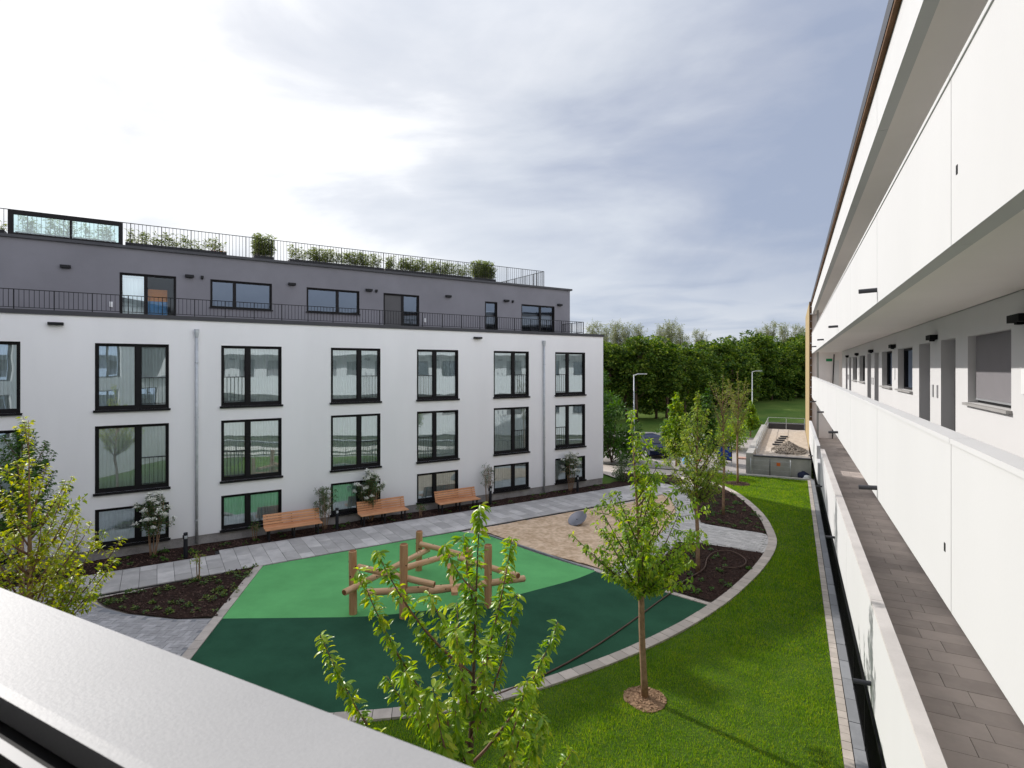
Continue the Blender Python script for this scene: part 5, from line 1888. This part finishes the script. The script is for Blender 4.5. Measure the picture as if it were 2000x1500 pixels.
street_lamp('slim galvanised street lamp rising beside the dark blue car', -9.55, 36.9, 6.1, R(-20))
street_lamp('slim galvanised street lamp farther back above the garage deck', -3.72, 61.5, 6.2, R(-20))


def car():
    t = thing('parked_car', 'dark blue parked hatchback partly hidden by the young trees', 'car', (-9.6, 41.9, -0.02), R(-55))
    W2 = 0.86
    prof = [(-2.0, 0.30), (-2.06, 0.55), (-2.0, 0.86), (-1.88, 0.95), (-1.5, 1.40), (-1.2, 1.47), (0.1, 1.46), (0.55, 1.36), (1.15, 0.98), (1.85, 0.84), (2.05, 0.66), (2.08, 0.40), (2.0, 0.28)]
    b = B()
    rows = []
    for sy, ins in ((-1, 0.0), (-0.92, -0.0), (0.92, 0.0), (1, 0.0)):
        row = []
        for (x, z) in prof:
            yy = W2 * sy
            taper = 0.14 * max(0, z - 0.92) / 0.55
            yy *= (1 - taper)
            zz = z - (0.05 if abs(sy) == 1 and z > 0.5 else 0)
            row.append((x * (0.985 if abs(sy) == 1 else 1), yy, zz))
        rows.append(row)
    n = len(prof)
    for row in rows: b.v += row
    for r in range(3):
        for k in range(n):
            a, c = r * n + k, r * n + (k + 1) % n
            b.f.append((a, c, c + n, a + n))
    b.f.append(tuple(range(n))[::-1]); b.f.append(tuple(range(3 * n, 4 * n)))
    me = b.mesh('body', 'car_paint'); autosmooth(me, 30)
    bd = link('body', me, t)
    for sy in (-1, 1):
        for x0, x1, xt0, xt1 in ((-1.55, -0.55, -1.30, -0.55), (-0.48, 0.95, -0.48, 0.40)):
            yb, ytp = sy * W2 * 0.995, sy * W2 * 0.875
            B().quad((x0, yb + sy * .006, 0.96), (x1, yb + sy * .006, 0.96), (xt1, ytp + sy * .012, 1.34), (xt0, ytp + sy * .012, 1.34)).build('side_window', 'car_glass', t)
        for x in (-1.3, 1.3):
            w = B()
            w.tube([(x, sy * 0.68, 0.31), (x, sy * 0.875, 0.31)], 0.31, 20)
            wo = w.build('wheel', 'tyre', t)
            B().tube([(x, sy * 0.86, 0.31), (x, sy * 0.885, 0.31)], 0.19, 16).build('rim', 'aluminium', wo)
        B().box(-2.055, sy * 0.80, 0.66, -1.99, sy * 0.58, 0.84).build('tail_lamp', 'red_lamp', t)
        B().box(1.95, sy * 0.80, 0.60, 2.06, sy * 0.55, 0.72).build('headlight', 'lamp_glass', t)
    B().quad((-1.905, -0.66, 0.99), (-1.905, 0.66, 0.99), (-1.53, 0.58, 1.38), (-1.53, -0.58, 1.38)).build('rear_window', 'car_glass', t)
    B().quad((0.60, -0.62, 1.35), (0.60, 0.62, 1.35), (1.14, 0.70, 1.01), (1.14, -0.70, 1.01)).build('windscreen', 'car_glass', t)
    B().box(-2.075, -0.26, 0.50, -2.05, 0.26, 0.61).build('plate', 'white_plastic', t)


car()


# hedges and bushes near the building end
def bush(label, x, y, h, r, seed, leafm='leaf_mid', n=3600, ln=0.14, cat='bush'):
    rs = np.random.RandomState(seed)
    t = thing('bush', label, cat, (x, y, -0.05))
    cl = rs.normal(size=(26, 3)) * np.array([r * .5, r * .5, h * .26]) + np.array([0, 0, h * .52])
    c = cl[rs.randint(0, 26, n)]
    d = unit(rs.normal(size=(n, 3)))
    pos = c + d * (rs.uniform(0.3, 1, (n, 1)) * r * 0.36)
    pos[:, 2] = np.abs(pos[:, 2])
    L = rs.uniform(.6, 1.1, n) * ln
    leaf_object('foliage', leafm, t, pos, d + np.array([0, 0, -.2]), L, L * .55, rs)
    b = B()
    for k in range(9):
        b.tube([(0, 0, 0), tuple(cl[k] * 0.5), tuple(cl[k])], [0.03, 0.02, 0.008], 5)
    b.build('stems', 'bark_dark', t)


bush('tall green bush beside the white building corner', -11.2, 37.2, 4.4, 1.9, 401, 'leaf_mid', 9000, 0.24)
bush('dark rounded bush behind the parked car', -8.6, 45.5, 1.7, 1.3, 402, 'leaf_mid', 4200, 0.2)
bush('low dark bush at the end of the white building', -8.9, 31.6, 1.3, 0.8, 403, 'leaf_shrub', 2000, 0.09)
bush('green bush at the road edge behind the conical trees', -5.2, 47.5, 1.9, 1.7, 404, 'leaf_fresh', 4200, 0.2)

# ------------------------------------------------------------------ wood beyond the road
def forest_mesh(seed, h, r, n, q=0.42, base=0.18, leaf='leaf_forest', cl_n=46):
    rs = np.random.RandomState(seed)
    f = rs.uniform(0, 1, cl_n)
    zc = h * (base + (1 - base) * f)
    rr = r * np.sin(np.pi * np.clip(0.16 + 0.80 * f, 0, 1)) ** 0.6 * np.sqrt(rs.uniform(0.05, 1, cl_n))
    an = rs.uniform(0, 2 * np.pi, cl_n)
    C = np.stack([rr * np.cos(an), rr * np.sin(an), zc], 1)
    cr = rs.uniform(0.5, 1.25, cl_n)
    k = rs.randint(0, cl_n, n)
    d = unit(rs.normal(size=(n, 3)))
    pos = C[k] + d * (cr[k][:, None] * rs.uniform(0.35, 1.0, (n, 1)) ** 0.5) * np.array([1, 1, 0.8])
    pos[:, 2] = np.maximum(pos[:, 2], 0.2)
    L = rs.uniform(.55, 1.15, n) * q
    V, F = leaf_arrays(pos, d + rs.normal(size=(n, 3)) * .5, L, L * .7, rs)
    crown = npmesh('crown', V, F, leaf)
    b = B()
    top = Vector((rs.normal() * .2, rs.normal() * .2, h * .9))
    b.tube([(0, 0, 0), (rs.normal() * .1, rs.normal() * .1, h * .3), tuple(Vector((0, 0, h * .6)) + top * .0), tuple(top)], [0.17, 0.14, 0.09, 0.02], 7)
    for i in range(16):
        c = C[i]
        z0 = max(0.15 * h, c[2] - 1.6)
        b.tube([(0, 0, z0), (c[0] * .5, c[1] * .5, z0 + (c[2] - z0) * .4), tuple(c)], [0.06, 0.045, 0.015], 5)
    return crown, b.mesh('trunk', 'bark_dark', True)


FM = [forest_mesh(500, 11.5, 3.0, 8600, 0.40, 0.16), forest_mesh(501, 12.5, 3.4, 9200, 0.42, 0.12), forest_mesh(502, 10.2, 3.2, 8600, 0.40, 0.10),
      forest_mesh(503, 12.0, 2.3, 6200, 0.38, 0.40), forest_mesh(504, 9.5, 2.6, 7600, 0.38, 0.2, 'leaf_forest_light')]
rf = random.Random(77)
ca, sa = math.cos(YAW), math.sin(YAW)


def at_cam(px, Z):
    X = (px - 1000) / 1080 * Z
    return X * ca - Z * sa, X * sa + Z * ca


row = [(1130, 66, 3, .80), (1165, 68, 3, .76), (1192, 65, 3, .74), (1222, 67, 0, .72), (1250, 64, 3, .80), (1278, 67, 1, .76), (1305, 65, 3, .72), (1335, 68, 0, .76), (1362, 72, 2, .90), (1398, 75, 1, .74), (1436, 78, 2, .90),
       (1474, 82, 1, .80), (1512, 84, 2, .88), (1550, 86, 1, .74), (1590, 88, 0, .85), (1630, 88, 2, .9), (1095, 66, 0, .8), (1050, 68, 3, .8),
       (1180, 80, 0, .74), (1212, 82, 1, .70), (1262, 80, 2, .98), (1295, 82, 0, .72), (1345, 84, 1, .74), (1385, 86, 2, .92), (1420, 88, 0, .76), (1458, 92, 4, 1.0), (1495, 94, 0, .82), (1532, 96, 4, .95), (1572, 98, 1, .78)]
for (px, Z, k, sc_) in row:
    x, y = at_cam(px + rf.uniform(-6, 6), Z)
    t = thing('forest_tree', 'dense dark green broadleaf tree in the wood beyond the road', 'tree', (x, y, hill(x, y) - 0.1), rf.uniform(0, 6), 'trees of the wood beyond the road')
    t.scale = (1, 1, sc_ * rf.uniform(0.95, 1.04))
    link('crown', FM[k][0], t)
    link('trunk', FM[k][1], t)


def bare_mesh(seed, h, r):
    P = Plant(seed)
    for i in range(60):
        f = P.rnd.uniform(0.35, 1.0)
        a = P.rnd.uniform(0, 6.28)
        rr = r * P.rnd.uniform(0.3, 1) * (1.15 - f * 0.8)
        z0 = h * max(0.2, f - 0.3)
        tip = Vector((rr * math.cos(a), rr * math.sin(a), h * f))
        pts = bez(Vector((0, 0, z0)), Vector((rr * .7 * math.cos(a), rr * .7 * math.sin(a), z0 + (h * f - z0) * .4)), tip, 5)
        P.wood.tube([tuple(p) for p in pts], [.05, .04, .03, .022, .015, .008], 4)
        P.leaves(pts, 16, 0.22, 0.3, 0.1, 0.25, 6)
        for j in range(5):
            p = pts[P.rnd.randint(2, 5)]
            d = Vector(P.rs.normal(size=3)); d.z = abs(d.z) + .6
            q = p + d.normalized() * P.rnd.uniform(.6, 1.5)
            P.wood.tube([tuple(p), tuple(q)], [.016, .006], 3)
            P.leaves([p, q], 16, 0.22, 0.1, 0.1, 0.2, 3)
    P.wood.tube([(0, 0, 0), (0.1, 0, h * .5), (0, 0.1, h)], [.16, .10, .015], 6)
    V, F = leaf_arrays(np.array(P.P), np.array(P.A), np.array(P.L), np.array(P.L) * .6, P.rs)
    return npmesh('crown', V, F, 'leaf_bare'), P.wood.mesh('branches', 'bark_grey')


BM = [bare_mesh(700, 12.6, 3.2), bare_mesh(701, 12.0, 2.9)]
for i, (px, Z, s_) in enumerate(((1160, 88, 1.02), (1182, 90, 1.0), (1203, 92, 1.03), (1225, 90, 1.0), (1246, 94, .98), (1288, 95, 1.0), (1308, 93, 1.02), (1330, 96, .98), (1366, 100, .90), (1478, 104, 0.93), (1505, 104, 1.0), (1533, 106, 1.0), (1560, 106, .96))):
    x, y = at_cam(px, Z)
    t = thing('bare_tree', 'pale tall tree with thin twigs rising behind the dark wood', 'tree', (x, y, hill(x, y) - 0.1), i * 1.3, 'pale tall trees behind the wood')
    t.scale = (1, 1, s_)
    link('crown', BM[i % 2][0], t)
    link('branches', BM[i % 2][1], t)

# undergrowth filling the wood
rs = np.random.RandomState(9)
n = 26000
pxs = rs.uniform(1000, 1680, n); Zs = rs.uniform(84, 106, n)
X_ = (pxs - 1000) / 1080 * Zs
wx, wy = X_ * ca - Zs * sa, X_ * sa + Zs * ca
pos = np.stack([wx, wy, np.maximum(0, (wy - 58) * 0.05) + rs.uniform(0, 1, n) ** 0.9 * 6.0], 1)
L = rs.uniform(0.5, 1.0, n)
o = leaf_object('undergrowth', 'leaf_forest', None, pos, rs.normal(size=(n, 3)), L, L * .7, rs)
props(o, 'dark undergrowth and foliage filling the wood behind its front trees', 'undergrowth', kind='stuff')
